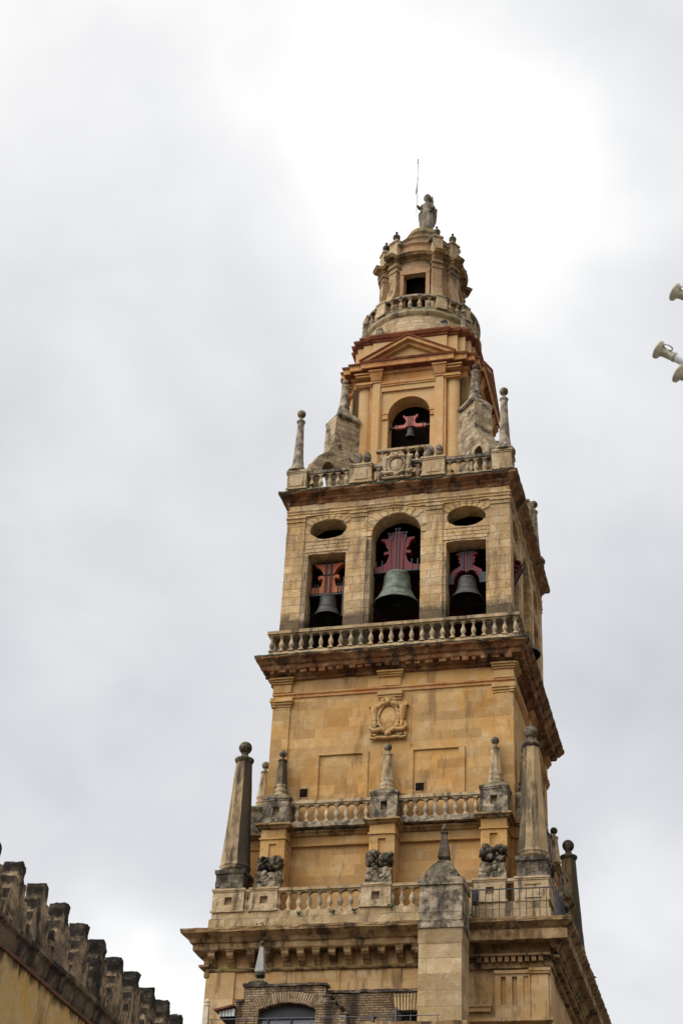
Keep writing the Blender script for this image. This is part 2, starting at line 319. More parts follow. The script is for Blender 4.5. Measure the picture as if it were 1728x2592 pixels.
class MB:
    def __init__(s, M_=None):
        s.v, s.f, s.s = [], [], []; s.M = M_ or Matrix()
    def add(s, vs, fs, smooth=False):
        b = len(s.v)
        s.v += [s.M @ Vector(v) for v in vs]
        s.f += [tuple(b+i for i in f) for f in fs]; s.s += [smooth]*len(fs)
        return s
    def box(s, x0, x1, y0, y1, z0, z1):
        vs = [(x, y, z) for z in (z0, z1) for x, y in ((x0, y0), (x1, y0), (x1, y1), (x0, y1))]
        return s.add(vs, [(3, 2, 1, 0), (4, 5, 6, 7), (0, 1, 5, 4), (1, 2, 6, 5), (2, 3, 7, 6), (3, 0, 4, 7)])
    def frus(s, cx, cy, z0, z1, h0, h1, g0=None, g1=None, rot=0):
        g0 = h0 if g0 is None else g0; g1 = h1 if g1 is None else g1
        ca, sa = math.cos(rot), math.sin(rot)
        vs = []
        for z, h, g in ((z0, h0, g0), (z1, h1, g1)):
            for x, y in ((-h, -g), (h, -g), (h, g), (-h, g)):
                vs.append((cx+x*ca-y*sa, cy+x*sa+y*ca, z))
        return s.add(vs, [(3, 2, 1, 0), (4, 5, 6, 7), (0, 1, 5, 4), (1, 2, 6, 5), (2, 3, 7, 6), (3, 0, 4, 7)])
    def lathe(s, prof, cx=0, cy=0, n=16, smooth=True, sy=1.0, a0=0, caps=True):
        vs, fs = [], []
        for r, z in prof:
            for i in range(n):
                a = a0 + 2*PI*i/n
                vs.append((cx+r*math.cos(a), cy+r*sy*math.sin(a), z))
        for j in range(len(prof)-1):
            for i in range(n):
                fs.append((j*n+i, j*n+(i+1) % n, (j+1)*n+(i+1) % n, (j+1)*n+i))
        s.add(vs, fs, smooth)
        if caps:
            for j, rev in ((0, True), (len(prof)-1, False)):
                if prof[j][0] > 1e-4:
                    loop = [vs[j*n+i] for i in range(n)]
                    idx = list(range(n)); s.add(loop, [tuple(idx[::-1] if rev else idx)])
        return s
    def ball(s, cx, cy, cz, r, n=16, m=10, sz=1.0):
        return s.lathe([(max(1e-5, r*math.sin(PI*j/m)), cz - r*sz*math.cos(PI*j/m)) for j in range(m+1)], cx, cy, n, caps=False)
    def tube(s, path, r, n=6, caps=True):
        path = [Vector(p) for p in path]; rs = r if isinstance(r, (list, tuple)) else [r]*len(path)
        vs, fs = [], []
        up = Vector((0, 0, 1))
        for i, p in enumerate(path):
            t = (path[min(i+1, len(path)-1)] - path[max(i-1, 0)]).normalized()
            a = t.cross(up)
            if a.length < 0.05: a = t.cross(Vector((0, 1, 0)))
            a.normalize(); b = a.cross(t).normalized()
            for k in range(n):
                q = 2*PI*k/n
                vs.append(p + (a*math.cos(q)+b*math.sin(q))*rs[i])
        for i in range(len(path)-1):
            for k in range(n):
                fs.append((i*n+k, (i+1)*n+k, (i+1)*n+(k+1) % n, i*n+(k+1) % n))
        s.add(vs, fs, n > 4)
        if caps:
            s.add(vs[:n], [tuple(range(n))]); s.add(vs[-n:], [tuple(range(n))[::-1]])
        return s
    def ring(s, plan, prof, step=0.4, closed=False):
        """profile (offset, z) swept round a counter-clockwise plan with mitred corners"""
        n = len(plan)
        segs = [max(1, int((Vector(plan[(i+1) % n])-Vector(plan[i])).length/step)) for i in range(n)]
        loops = []
        for o, z in prof:
            c = off_poly(plan, o); L = []
            for i in range(n):
                for k in range(segs[i]):
                    p = c[i].lerp(c[(i+1) % n], k/segs[i]); L.append((p.x, p.y, z))
            loops.append(L)
        N = len(loops[0]); vs = [p for L in loops for p in L]; fs = []
        J = len(prof) if closed else len(prof)-1
        for j in range(J):
            a, b = j*N, ((j+1) % len(prof))*N
            for i in range(N):
                fs.append((a+i, a+(i+1) % N, b+(i+1) % N, b+i))
        return s.add(vs, fs)
    def cap(s, plan, off, z):
        c = off_poly(plan, off)
        return s.add([(p.x, p.y, z) for p in c], [tuple(range(len(c)))])
    def panel(s, outer, holes, y0, y1):
        """polygon in x,z with holes, from y0 (front) back to y1"""
        polys = [[Vector((x, z, 0)) for x, z in P] for P in [outer]+holes]
        tri = tessellate_polygon(polys)
        flat = [(p.x, p.y) for P in polys for p in P]; n = len(flat)
        vs = [(x, y0, z) for x, z in flat] + [(x, y1, z) for x, z in flat]
        fs = []
        for a, b, c in tri:
            A, B, C = (Vector(flat[i]) for i in (a, b, c))
            if (B-A).cross(C-A) < 0: b, c = c, b
            fs.append((a, b, c)); fs.append((n+a, n+c, n+b))
        k = 0
        for P in polys:
            m = len(P)
            for i in range(m):
                i0, i1 = k+i, k+(i+1) % m
                fs.append((i0, n+i0, n+i1, i1))
            k += m
        return s.add(vs, fs)
    def build(s, name, mat, parent=None, rough=0.0, maxlen=0.35, origin=None, freq=2.6, local=False, recalc=True):
        me = bpy.data.meshes.new(name)
        o3 = Vector(origin) if origin is not None else Vector((0, 0, 0))
        me.from_pydata([v - o3 for v in s.v], [], s.f)
        for p, sm in zip(me.polygons, s.s): p.use_smooth = sm
        bm = bmesh.new(); bm.from_mesh(me)
        if rough:
            bmesh.ops.remove_doubles(bm, verts=bm.verts, dist=0.0004)
            bmesh.ops.triangulate(bm, faces=[f for f in bm.faces if len(f.verts) > 4])
            for _ in range(5):
                es = [e for e in bm.edges if e.calc_length() > maxlen]
                if not es or len(bm.verts) > 60000: break
                bmesh.ops.subdivide_edges(bm, edges=es, cuts=1, use_grid_fill=True)
            for v in bm.verts:
                w = v.co + o3
                v.co += noise.noise_vector(w*freq)*rough + noise.noise_vector(w*freq*3.1)*rough*0.5
        if recalc: bmesh.ops.recalc_face_normals(bm, faces=bm.faces)
        bm.to_mesh(me); bm.free()
        me.materials.append(mat)
        return link(me, name, parent, o3, local)

def link(me, name, parent=None, at=(0, 0, 0), local=False):
    o = bpy.data.objects.new(name, me); COL.objects.link(o)
    at = Vector(at)
    if parent is not None:
        o.parent = parent
        o.location = at if local else at - WPOS[parent.name]
        WPOS[o.name] = at if not local else WPOS[parent.name] + at
    else:
        o.location = at; WPOS[o.name] = at
    return o

def thing(name, label, cat, at=(0, 0, 0), group=None):
    o = bpy.data.objects.new(name, None); COL.objects.link(o)
    o.empty_display_size = 0.3
    o.location = at; WPOS[o.name] = Vector(at)
    return tag(o, label, cat, group)
def tag(o, label, cat, group=None):
    o['label'] = label; o['category'] = cat
    if group: o['group'] = group
    return o
def jit(a): return random.uniform(-a, a)

# ------------------------------------------------------------------ ground
g_ = MB(); g_.add([(-900, -900, GZ), (900, -900, GZ), (900, 900, GZ), (-900, 900, GZ)], [(0, 1, 2, 3)])
o = g_.build('ground', M['ground']); o['kind'] = 'structure'; o['label'] = 'paved plaza ground'

# ================================================================== BELL TOWER
random.seed(5)
T = thing('bell_tower', 'tall ochre stone bell tower in tiers with balustrades, obelisks and open bell arches', 'bell tower', (0, 0, GZ))

BAL_MESH = {}
def baluster_mesh(h, w):
    key = (round(h, 3), round(w, 3))
    if key not in BAL_MESH:
        b = MB()
        b.box(-w, w, -w, w, 0, h*0.07)
        b.lathe([(w*0.75, h*0.07), (w*0.8, h*0.11), (w*0.5, h*0.15), (w*0.62, h*0.22), (w*0.95, h*0.33), (w*1.05, h*0.42), (w*0.9, h*0.53), (w*0.55, h*0.68), (w*0.42, h*0.78), (w*0.48, h*0.84), (w*0.8, h*0.87), (w*0.8, h*0.91), (w*0.55, h*0.93)], n=12)
        b.box(-w*0.95, w*0.95, -w*0.95, w*0.95, h*0.93, h)
        me = bpy.data.meshes.new('baluster'); me.from_pydata(b.v, [], b.f)
        for p, sm in zip(me.polygons, b.s): p.use_smooth = sm
        bm = bmesh.new(); bm.from_mesh(me); bmesh.ops.recalc_face_normals(bm, faces=bm.faces); bm.to_mesh(me); bm.free()
        me.materials.append(M['baluster']); BAL_MESH[key] = (me, b)
    return BAL_MESH[key]
ROW = MB()          # the balusters of the faces that hardly show, past the hundred that do
def baluster(x, y, z, h, w, k, parent, front):
    me, b = baluster_mesh(h, w)
    p = rotz(k) @ Vector((x, y, z))
    if front:
        o = link(me, 'baluster', parent, p)
        o.rotation_euler = (0, 0, k*PI/2 + jit(0.06))
        o.scale = (1+jit(0.07), 1+jit(0.07), 1)
    else:
        mm = Matrix.Translation(p); ROW.M = mm; ROW.add([tuple(v) for v in b.v], b.f, True); ROW.M = Matrix()

def pedestal(mb, x0, x1, y0, y1, z0, z1, recess=0.3, cap=0.07, capz=0.14, base=0.05, rd=0.16, rh=None):
    """block with moulded cap and foot and a sunk square panel in front (y0)"""
    cx = (x0+x1)/2; h = z1-z0; zc = z0+h*0.48
    rh = rh or recess
    holes = [[(cx-recess/2, zc-rh/2), (cx+recess/2, zc-rh/2), (cx+recess/2, zc+rh/2), (cx-recess/2, zc+rh/2)]] if recess else []
    mb.panel([(x0, z0), (x1, z0), (x1, z1-capz), (x0, z1-capz)], holes, y0, y0+rd)
    mb.box(x0, x1, y0+rd, y1, z0, z1-capz)
    mb.box(x0-cap*0.5, x1+cap*0.5, y0-cap*0.5, y1, z1-capz, z1-capz*0.55)
    mb.box(x0-cap, x1+cap, y0-cap, y1, z1-capz*0.55, z1)
    mb.box(x0-base, x1+base, y0-base, y0+0.02, z0, z0+0.08)

# ---------------- lower shaft
mb = MB()
for k in range(4):
    mb.M = rotz(k)
    mb.box(-6.32, 6.32, -6.3, -5.6, GZ, 17.66)
    for a, b in ((-6.38, -5.27), (5.27, 6.38)):
        mb.box(a, b, -6.38, -6.29, GZ, 16.9)
    if k == 0:
        for x in (-3.85, -1.83, 0.45): mb.box(x-0.02, x+0.55, -6.33, -6.29, 14, 16.9)
mb.M = Matrix()
mb.build('lower_shaft', M['gold_low'], T, rough=0.015, maxlen=0.9)
mb = MB()
mb.ring(square(6.30), [(0.0, 16.90), (0.10, 16.93), (0.13, 16.99), (0.10, 17.02), (0.03, 17.06)], 0.8)
mb.build('string_course', M['cornice_low'], T, rough=0.012, maxlen=0.8)
# corbels and dentils under the first cornice
mod = [-6.13, -5.41, -4.61, -3.98, -3.29, -2.70, -2.11, -1.52, -0.93, -0.28, 0.33, 1.0, 1.57, 2.2, 2.8]
for k in range(4):
    for i, x in enumerate(mod if k == 0 else []):
        b = MB(rotz(k))
        w = 0.13
        b.box(x-w-0.03, x+w+0.03, -6.80, -6.29, 17.56, 17.62)
        b.panel([(-6.77, 17.56), (-6.77, 17.42), (-6.70, 17.33), (-6.60, 17.30), (-6.52, 17.22), (-6.44, 17.2), (-6.33, 17.04), (-6.29, 17.04), (-6.29, 17.56)], [], 0, 2*w)
        # that prism was drawn in x,z: turn it so that it runs out of the wall
        n = 18
        for q in range(len(b.v)-n, len(b.v)):
            v = rotz(k).inverted() @ b.v[q]
            b.v[q] = rotz(k) @ Vector((x-w+v.y, v.x, v.z))
        b.build('corbel', M['cornice_low'], T, rough=0.012, maxlen=0.3)
    b = MB(rotz(k))
    for i in range(10 if k == 0 else 46):
        x = (3.9 if k == 0 else -5.6) + i*0.242
        b.box(x-0.078, x+0.078, -6.64, -6.38, 16.92+jit(0.015), 17.12)
    b.box(3.1 if k == 0 else -6.4, 6.42, -6.46, -6.29, 16.74, 16.92)
    b.box(3.1 if k == 0 else -6.4, 6.44, -6.70, -6.29, 17.12, 17.20)
    b.box(3.1 if k == 0 else -6.4, 6.42, -6.50, -6.29, 17.20, 17.58)
    b.build('dentil_band', M['cornice_low'], T, rough=0.014, maxlen=0.3)
# first cornice
mb = MB()
mb.ring(square(6.3), [(0.02, 17.56), (0.52, 17.60), (0.55, 17.64), (0.55, 17.84), (0.62, 17.88), (0.70, 18.00), (0.84, 18.12), (0.90, 18.16), (0.94, 18.18), (0.94, 18.28), (0.05, 18.36)], 0.35)
mb.build('cornice', M['cornice_low'], T, rough=0.035, maxlen=0.5)
mb = MB()
mb.panel([(3.05, -7.08), (7.08, -7.08), (7.08, 7.08), (6.2, 7.08), (6.2, -6.3), (3.05, -6.3)], [], 0, 0.36)
for q in range(len(mb.v)):
    v = mb.v[q]; mb.v[q] = Vector((v.x, v.z, 17.57+v.y))
mb.ring([(6.60, -6.6), (6.62, -6.6), (6.62, 6.6), (6.60, 6.6)], [(0, 17.3), (0.1, 17.36), (0.16, 17.45), (0.2, 17.57)], 0.6)
mb.build('corona_slab', M['cornice_low'], T, rough=0.022, maxlen=0.4)
# frieze panels on the right hand part
mb = MB()
holes = [[(4.62+0.40*i, 15.45), (4.80+0.40*i, 15.45), (4.80+0.40*i, 16.45), (4.62+0.40*i, 16.45)] for i in range(3)]
mb.panel([(4.42, 14.98), (5.66, 14.98), (5.66, 16.66), (4.42, 16.66)], holes, -6.435, -6.36)
mb.box(4.40, 5.68, -6.49, -6.36, 16.55, 16.66)
mb.box(5.70, 6.30, -6.47, -6.36, 15.0, 16.52)
mb.box(5.66, 6.36, -6.54, -6.36, 16.52, 16.60); mb.box(5.64, 6.40, -6.58, -6.36, 16.60, 16.70)
mb.box(3.1, 4.26, -6.42, -6.36, 15.25, 15.42); mb.box(3.1, 4.30, -6.46, -6.36, 15.42, 15.50)
mb.box(3.1, 6.45, -6.62, -6.36, 14.86, 14.98)
mb.build('frieze_panel', M['gold_low'], T, rough=0.012, maxlen=0.4)

# ---------------- first terrace: plinth, pedestals, balustrade
mb = MB()
mb.ring(square(6.38), [(0.10, 18.28), (0.08, 18.90), (0.02, 18.94), (0.0, 19.18), (-1.0, 19.2)], 0.35)
mb.build('terrace_plinth', M['pale2'], T, rough=0.03, maxlen=0.4)
segP = [(-6.40, -5.16), (-4.91, -3.84), (-0.6, 0.54), (3.66, 4.84), (5.14, 6.40)]
for k in range(4):
    B = None
    for i, (a, b) in enumerate(segP):
        if i == 4: continue
        m_ = MB(rotz(k))
        y1 = -5.14 if i == 0 else -5.95
        if i == 0: a = -6.40
        pedestal(m_, a, b, -6.40, y1, 19.18, 20.10, recess=0.30, cap=0.05, capz=0.13)
        if i == 0:   # sunk panel on the other outer face too is drawn by a frame
            m_.box(-6.43, -6.40, -6.1, -5.5, 19.3, 19.36); m_.box(-6.43, -6.40, -6.1, -5.5, 19.8, 19.86)
        m_.build('pedestal', M['ped'], T, rough=0.018, maxlen=0.3)
    rail = MB(rotz(k))
    for a, b in ((-5.16, -4.91), (-3.84, -0.6), (0.54, 3.66), (4.84, 5.16)):
        rail.box(a, b, -6.40, -6.08, 19.95, 20.06)
        rail.box(a, b, -6.36, -6.12, 19.90, 19.95)
    B = rail.build('balustrade', M['pale2'], T, rough=0.012, maxlen=0.4)
    for a, b, n in ((-3.84, -0.6, 7), (0.54, 3.66, 7)):
        for i in range(n+2):
            x = a+0.02+(b-a-0.04)*i/(n+1)
            baluster(x, -6.24, 19.19, 0.72, 0.105, k, B, k == 0)
    for x in (-5.1, -4.97) if k == 0 else ():
        baluster(x, -6.24, 19.19, 0.72, 0.09, k, B, True)

def obelisk_big(cx, cy, zb, mt='obel', ex=0.0):
    m_ = MB()
    m_.box(cx-0.56, cx+0.56, cy-0.56, cy+0.56, zb, zb+0.72)
    m_.box(cx-0.60, cx+0.60, cy-0.60, cy+0.60, zb+0.60, zb+0.76)
    base = m_.build('obelisk', M['dark'], T, rough=0.03, maxlen=0.3)
    n = 8; a0 = PI/8
    m_ = MB()
    m_.lathe([(0.46, zb+0.76), (0.56, zb+0.84), (0.60, zb+0.93), (0.52, zb+0.98)], cx, cy, 16)
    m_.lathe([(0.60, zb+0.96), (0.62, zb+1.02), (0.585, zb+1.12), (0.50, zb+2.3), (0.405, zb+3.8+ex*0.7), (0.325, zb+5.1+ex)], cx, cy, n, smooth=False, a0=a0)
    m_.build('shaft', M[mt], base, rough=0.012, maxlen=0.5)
    zb += ex
    m_ = MB()
    m_.lathe([(0.30, zb+5.08), (0.36, zb+5.14), (0.40, zb+5.24), (0.38, zb+5.28), (0.22, zb+5.36), (0.15, zb+5.42), (0.14, zb+5.56)], cx, cy, 16)
    m_.ball(cx, cy, zb+5.78, 0.27)
    m_.build('ball_finial', M['dark'], base)
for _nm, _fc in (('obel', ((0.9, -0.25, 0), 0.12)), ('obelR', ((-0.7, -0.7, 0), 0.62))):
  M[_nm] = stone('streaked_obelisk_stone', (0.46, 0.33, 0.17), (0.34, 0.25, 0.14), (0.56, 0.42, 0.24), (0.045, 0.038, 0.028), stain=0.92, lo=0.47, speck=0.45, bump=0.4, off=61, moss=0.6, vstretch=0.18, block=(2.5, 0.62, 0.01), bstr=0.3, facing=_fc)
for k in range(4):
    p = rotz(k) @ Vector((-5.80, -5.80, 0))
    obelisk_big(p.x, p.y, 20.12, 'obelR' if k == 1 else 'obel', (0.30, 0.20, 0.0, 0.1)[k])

# ---------------- second body with piers
mb = MB()
mb.ring(square(4.96), [(0, 18.3), (0, 28.75)], 1.2)
for k in range(4):
    mb.M = rotz(k)
    mb.box(-4.96, 4.96, -5.10, -4.9, 22.17, 22.60)
    for a, b in ((-5.02, -4.27), (4.27, 5.02)):
        mb.box(a, b, -5.02, -4.9, 22.9, 28.32)
    mb.box(-0.46, 0.40, -5.00, -4.9, 28.2, 28.75)
    # frames of the two blind windows and the field round the arms
    for a, b in ((-2.9, -1.1), (0.99, 2.81)):
        mb.panel([(a-0.22, 23.2), (b+0.25, 23.2), (b+0.25, 26.10), (a-0.22, 26.10)], [[(a, 23.3), (b, 23.3), (b, 26.03), (a, 26.03)]], -5.035, -4.9)
    mb.box(-0.95, 0.85, -4.985, -4.9, 24.2, 28.5)
mb.M = Matrix()
mb.build('body_wall', M['gold'], T, rough=0.012, maxlen=0.6)
for k in range(4):
    for a, b, z0, z1 in ((-3.64, -3.31, 24.27, 24.64), (1.09, 1.43, 24.28, 24.62)):
        m_ = MB(rotz(k))
        m_.panel([(a-0.03, z0-0.03), (b+0.03, z0-0.03), (b+0.03, z1+0.03), (a-0.03, z1+0.03)], [[(a, z0), (b, z0), (b, z1), (a, z1)]], -4.985, -4.9)
        o = m_.build('vent_hole', M['gold'], T)
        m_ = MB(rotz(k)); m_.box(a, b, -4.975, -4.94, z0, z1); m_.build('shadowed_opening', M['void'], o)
for k in range(4):
    for i, cx in enumerate((-4.33, 0.02, 4.33)):
        m_ = MB(rotz(k)); a, b = cx-0.5, cx+0.5
        m_.panel([(a, 20.1), (b, 20.1), (b, 22.66), (a, 22.66)], [[(cx-0.15, 21.2), (cx+0.15, 21.2), (cx+0.15, 22.03), (cx-0.15, 22.03)]], -5.90, -5.83)
        m_.box(a, b, -5.83, -4.9, 19.2, 22.66)
        m_.box(a-0.05, b+0.05, -5.95, -4.9, 22.20, 22.26)
        m_.build('pier', M['gold'], T, rough=0.01, maxlen=0.5)
        m_ = MB(rotz(k))
        m_.ring([(a, -5.9), (b, -5.9), (b, -4.8), (a, -4.8)], [(0.0, 22.6), (0.10, 22.64), (0.12, 22.70), (0.22, 22.74), (0.22, 22.80), (0.0, 22.88)], 0.3)
        m_.cap([(a, -5.9), (b, -5.9), (b, -4.8), (a, -4.8)], 0, 22.88)
        m_.build('pier_cornice', M['cornice_low'], T, rough=0.018, maxlen=0.3)
        # carved group of two fruit-like urns on a draped block at the foot of the pier
        y = -6.06
        m_ = MB(rotz(k))
        for s_ in (-0.26, 0.24):
            m_.frus(cx+s_, y, 20.12, 20.75, 0.25, 0.22, 0.19, 0.16)
            for j in range(9): m_.ball(cx+s_+jit(0.16), y-0.08-jit(0.05), 20.25+0.06*j, random.uniform(0.09, 0.15), 8, 6)
        m_.box(cx-0.5, cx+0.5, -6.2, -5.88, 20.1, 20.5)
        g2 = m_.build('carved_group', M['grey'], T, rough=0.075, maxlen=0.09, freq=7)
        m_ = MB(rotz(k))
        for s_ in (-0.25, 0.25):
            for j in range(17):
                a_ = j*2.4; zz_ = 20.86+0.032*j; r_ = 0.17*math.sin(PI*(j+1.5)/19.5)+0.03
                m_.ball(cx+s_+r_*math.cos(a_), y+r_*math.sin(a_), zz_+jit(0.03), random.uniform(0.06, 0.17), 8, 6)
        m_.box(cx-0.4, cx+0.4, -5.95, -5.88, 20.8, 21.45)
        m_.build('fruit', M['grey'] if random.random() < 0.01 else M['dark'], g2, rough=0.075, maxlen=0.08, freq=5)
        # pedestal and small obelisk of the upper walk
        m_ = MB(rotz(k))
        pedestal(m_, a-0.03, b+0.03, -5.80, -4.98, 22.86, 24.02, recess=0.27, cap=0.05, capz=0.16, rh=0.36)
        m_.build('pedestal', M['grey'], T, rough=0.025, maxlen=0.25)
        yy = -5.36; zb = 24.03; c = rotz(k) @ Vector((cx, yy, 0))
        m_ = MB()
        m_.frus(c.x, c.y, zb, zb+0.12, 0.46, 0.36)
        m_.lathe([(0.34, zb+0.12), (0.34, zb+0.18), (0.26, zb+0.26), (0.30, zb+0.32), (0.30, zb+0.38), (0.23, zb+0.46), (0.28, zb+0.54), (0.285, zb+0.60)], c.x, c.y, 16)
        ob = m_.build('small_obelisk', M['ped'], T, rough=0.012, maxlen=0.2)
        m_ = MB()
        m_.lathe([(0.27, zb+0.58), (0.255, zb+0.7), (0.165, zb+1.62), (0.19, zb+1.66), (0.20, zb+1.72), (0.12, zb+1.76), (0.07, zb+1.80), (0.07, zb+1.88)], c.x, c.y, 8, smooth=False, a0=PI/8)
        m_.build('shaft', M['ped'] if cx > -1 else M['obel'], ob)
        m_ = MB(); m_.ball(c.x, c.y, zb+2.02, 0.165, 14, 9); m_.build('ball_finial', M['grey'], ob)
    # walk between the piers
    m_ = MB(rotz(k))
    for a, b in ((-3.85, -0.48), (0.52, 3.83)):
        m_.panel([(-4.9, 22.52), (-5.2, 22.56), (-5.24, 22.62), (-5.34, 22.66), (-5.34, 22.74), (-4.9, 22.78)], [], 0, b-a)
        n = 12
        for q in range(len(m_.v)-n, len(m_.v)):
            v = rotz(k).inverted() @ m_.v[q]
            m_.v[q] = rotz(k) @ Vector((a+v.y, v.x, v.z))
    m_.build('walk_cornice', M['cornice_low'], T, rough=0.015, maxlen=0.4)
    m_ = MB(rotz(k))
    for a, b in ((-3.82, -0.51), (0.55, 3.80)):
        m_.box(a, b, -5.56, -4.9, 22.79, 23.0)
    m_.build('walk_plinth', M['grey'], T, rough=0.02, maxlen=0.3)
    m_ = MB(rotz(k))
    for a, b in ((-3.80, -0.53), (0.57, 3.78)):
        m_.box(a, b, -5.58, -5.28, 23.76, 23.89); m_.box(a, b, -5.54, -5.32, 23.71, 23.76)
    B = m_.build('balustrade', M['ped'], T, rough=0.01, maxlen=0.4)
    for a, b, n in ((-3.80, -0.53, 7), (0.57, 3.78, 7)):
        for i in range(n+2 if k else n+1):
            x = a+0.25+(b-a-0.3)*i/(n+0.4)
            if x > b-0.03: continue
            baluster(x, -5.43, 23.0, 0.71, 0.105, k, B, k == 0)

# carved arms on the body
def arms(cx, z0, z1, w, y, mat, k=0):
    m_ = MB(rotz(k)); h = z1-z0; zc = z0+h*0.52
    ow, oh = w*0.265, h*0.285
    e = lambda f, n=28: [(cx+ow*f*math.cos(2*PI*i/n), zc+oh*f*math.sin(2*PI*i/n)) for i in range(n)]
    m_.panel([(cx-w*0.47, z0+0.02), (cx+w*0.47, z0+0.02), (cx+w*0.42, z1-h*0.18), (cx+w*0.2, z1-0.02), (cx-w*0.2, z1-0.02), (cx-w*0.42, z1-h*0.18)], [], y-0.06, y+0.1)
    m_.panel(e(1.22), [e(1.0)], y-0.18, y)
    # domed field
    vs = [(cx, y-0.16, zc)]; fs = []; n = 28
    for f, d in ((0.5, 0.15), (0.85, 0.11), (1.0, 0.07)):
        vs += [(x, y-d, z) for x, z in e(f)]
    for i in range(n):
        fs.append((0, 1+i, 1+(i+1) % n))
        for j in range(2):
            a = 1+j*n
            fs.append((a+i, a+n+i, a+n+(i+1) % n, a+(i+1) % n))
    m_.add(vs, fs, True)
    r = w*0.095
    for s_ in (-1, 1):
        X = cx+s_*w*0.40
        m_.tube([(X, y-0.12, z0+h*0.42), (X+s_*0.02, y-0.12, z1-h*0.22)], [r*0.8, r*1.25], 8)
        m_.tube([(X-s_*0.02, y-0.12, z0+h*0.25), (X, y-0.12, z0+h*0.43)], [r*0.6, r*0.8], 8)
        m_.box(X-r*1.8, X+r*1.8, y-0.2, y, z1-h*0.22, z1-h*0.15)
        # scrolls and garland below
        m_.tube([(X+s_*r*0.9, y-0.1, z0+h*0.40), (X+s_*r*1.3, y-0.13, z0+h*0.28), (X+s_*r*0.2, y-0.15, z0+h*0.20), (X-s_*r*2.4, y-0.15, z0+h*0.22), (cx+s_*w*0.05, y-0.15, z0+h*0.16)], [r*0.5, r*0.7, r*0.85, r*0.9, r*0.6], 8)
        m_.tube([(X+s_*r*1.0, y-0.1, z0+h*0.12), (X+s_*r*1.2, y-0.12, z0+h*0.03), (X-s_*r*0.6, y-0.12, z0+h*0.02), (X-s_*r*0.9, y-0.12, z0+h*0.10), (X+s_*r*0.2, y-0.14, z0+h*0.09)], r*0.5, 7)
        m_.tube([(cx+s_*w*0.08, y-0.14, z0+h*0.86), (cx+s_*w*0.22, y-0.15, z0+h*0.83), (cx+s_*w*0.30, y-0.13, z0+h*0.74)], [r*0.9, r*0.9, r*0.6], 8)
        m_.ball(cx+s_*w*0.16, y-0.12, z0+h*0.93, r*0.8, 8, 6)
    for j in range(18):
        a_ = 2*PI*j/18+0.1
        m_.ball(cx+ow*1.34*math.cos(a_), y-0.12, zc+oh*1.30*math.sin(a_), r*random.uniform(0.35, 0.75), 8, 6)
    for j in range(5): m_.ball(cx+(j-2)*w*0.075, y-0.15, z1-h*0.045+0.02*(j % 2), r*0.6, 8, 6)
    for j in range(10): m_.ball(cx+jit(w*0.4), y-0.11, z0+h*random.uniform(0.02, 0.2), r*random.uniform(0.35, 0.6), 8, 6)
    m_.tube([(cx-w*0.36, y-0.10, z0+h*0.05), (cx, y-0.14, z0+h*0.02), (cx+w*0.36, y-0.10, z0+h*0.05)], r*0.55, 7)
    m_.ball(cx, y-0.14, z0+h*0.89, r*1.2, 10, 7); m_.ball(cx, y-0.14, z0+h*0.12, r*1.1, 10, 7)
    return m_.build('carved_arms', mat, T, rough=0.022, maxlen=0.12, freq=8)
for k in range(4): arms(-0.06, 26.55, 28.38, 1.42, -4.99, M['gold'], k)

# architrave, frieze and great cornice under the bells
mb = MB()
mb.ring(square(4.97), [(0.0, 28.70), (0.045, 28.72), (0.05, 28.82), (0.10, 28.86), (0.10, 28.93), (0.02, 28.97)], 0.6)
mb.build('string_course', M['plaster_trim'], T, rough=0.012, maxlen=0.4)
mb = MB()
mb.ring(square(4.97), [(0.02, 28.95), (0.02, 29.60)], 0.8)
for k in range(4):
    mb.M = rotz(k)
    for a, b in ((-5.06, -4.25), (4.25, 5.06)): mb.box(a, b, -5.06, -4.9, 28.97, 29.36)
    mb.box(-0.46, 0.40, -5.05, -4.9, 28.97, 29.36)
    for a, b in ((-5.06, -4.25), (4.25, 5.06), (-0.48, 0.42)):
        for j, (z, d) in enumerate(((28.32, 0.05), (28.42, 0.10), (28.52, 0.15), (28.62, 0.12))):
            e = 0 if abs(a) > 3 else 0
            mb.box(a-d*0.6, b+d*0.6, -5.0-d, -4.9, z, z+0.09 if j < 3 else z+0.10)
        for j, (z, d) in enumerate(((29.36, 0.10), (29.44, 0.16), (29.52, 0.22))):
            mb.box(a-d*0.5, b+d*0.5, -5.03-d, -4.9, z, z+0.075)
mb.M = Matrix()
mb.build('frieze', M['gold'], T, rough=0.012, maxlen=0.5)
mb = MB()
mb.ring(square(4.98), [(0.0, 29.50), (0.12, 29.54), (0.15, 29.66), (0.24, 29.70), (0.26, 29.80), (0.46, 29.86), (0.48, 29.90), (0.50, 30.04), (0.58, 30.08), (0.66, 30.20), (0.75, 30.28), (0.78, 30.30), (0.78, 30.38), (0.1, 30.46)], 0.3)
for k in range(4):
    mb.M = rotz(k)
    x = -5.1
    while x < 5.0:
        w = random.uniform(0.12, 0.34)
        mb.box(x, x+w, -5.42+jit(0.03), -5.0, 29.72+jit(0.02), 29.87)
        x += w + random.uniform(0.06, 0.3)
mb.M = Matrix()
mb.build('great_cornice', M['cornice'], T, rough=0.045, maxlen=0.3, freq=2.2)
for a_, z_, nm_ in ((5.76, 30.38, 0), (5.39, 38.87, 0), (7.24, 18.28, 1)):
    mb = MB(); mb.ring(square(a_), [(-0.06, z_-0.03), (0.015, z_-0.03), (0.02, z_+0.05), (-0.45, z_+0.07)], 0.2)
    mb.build('ledge_crust', M['crust'] if not nm_ else M['cornice_low'], T, rough=0.03, maxlen=0.25, freq=4)

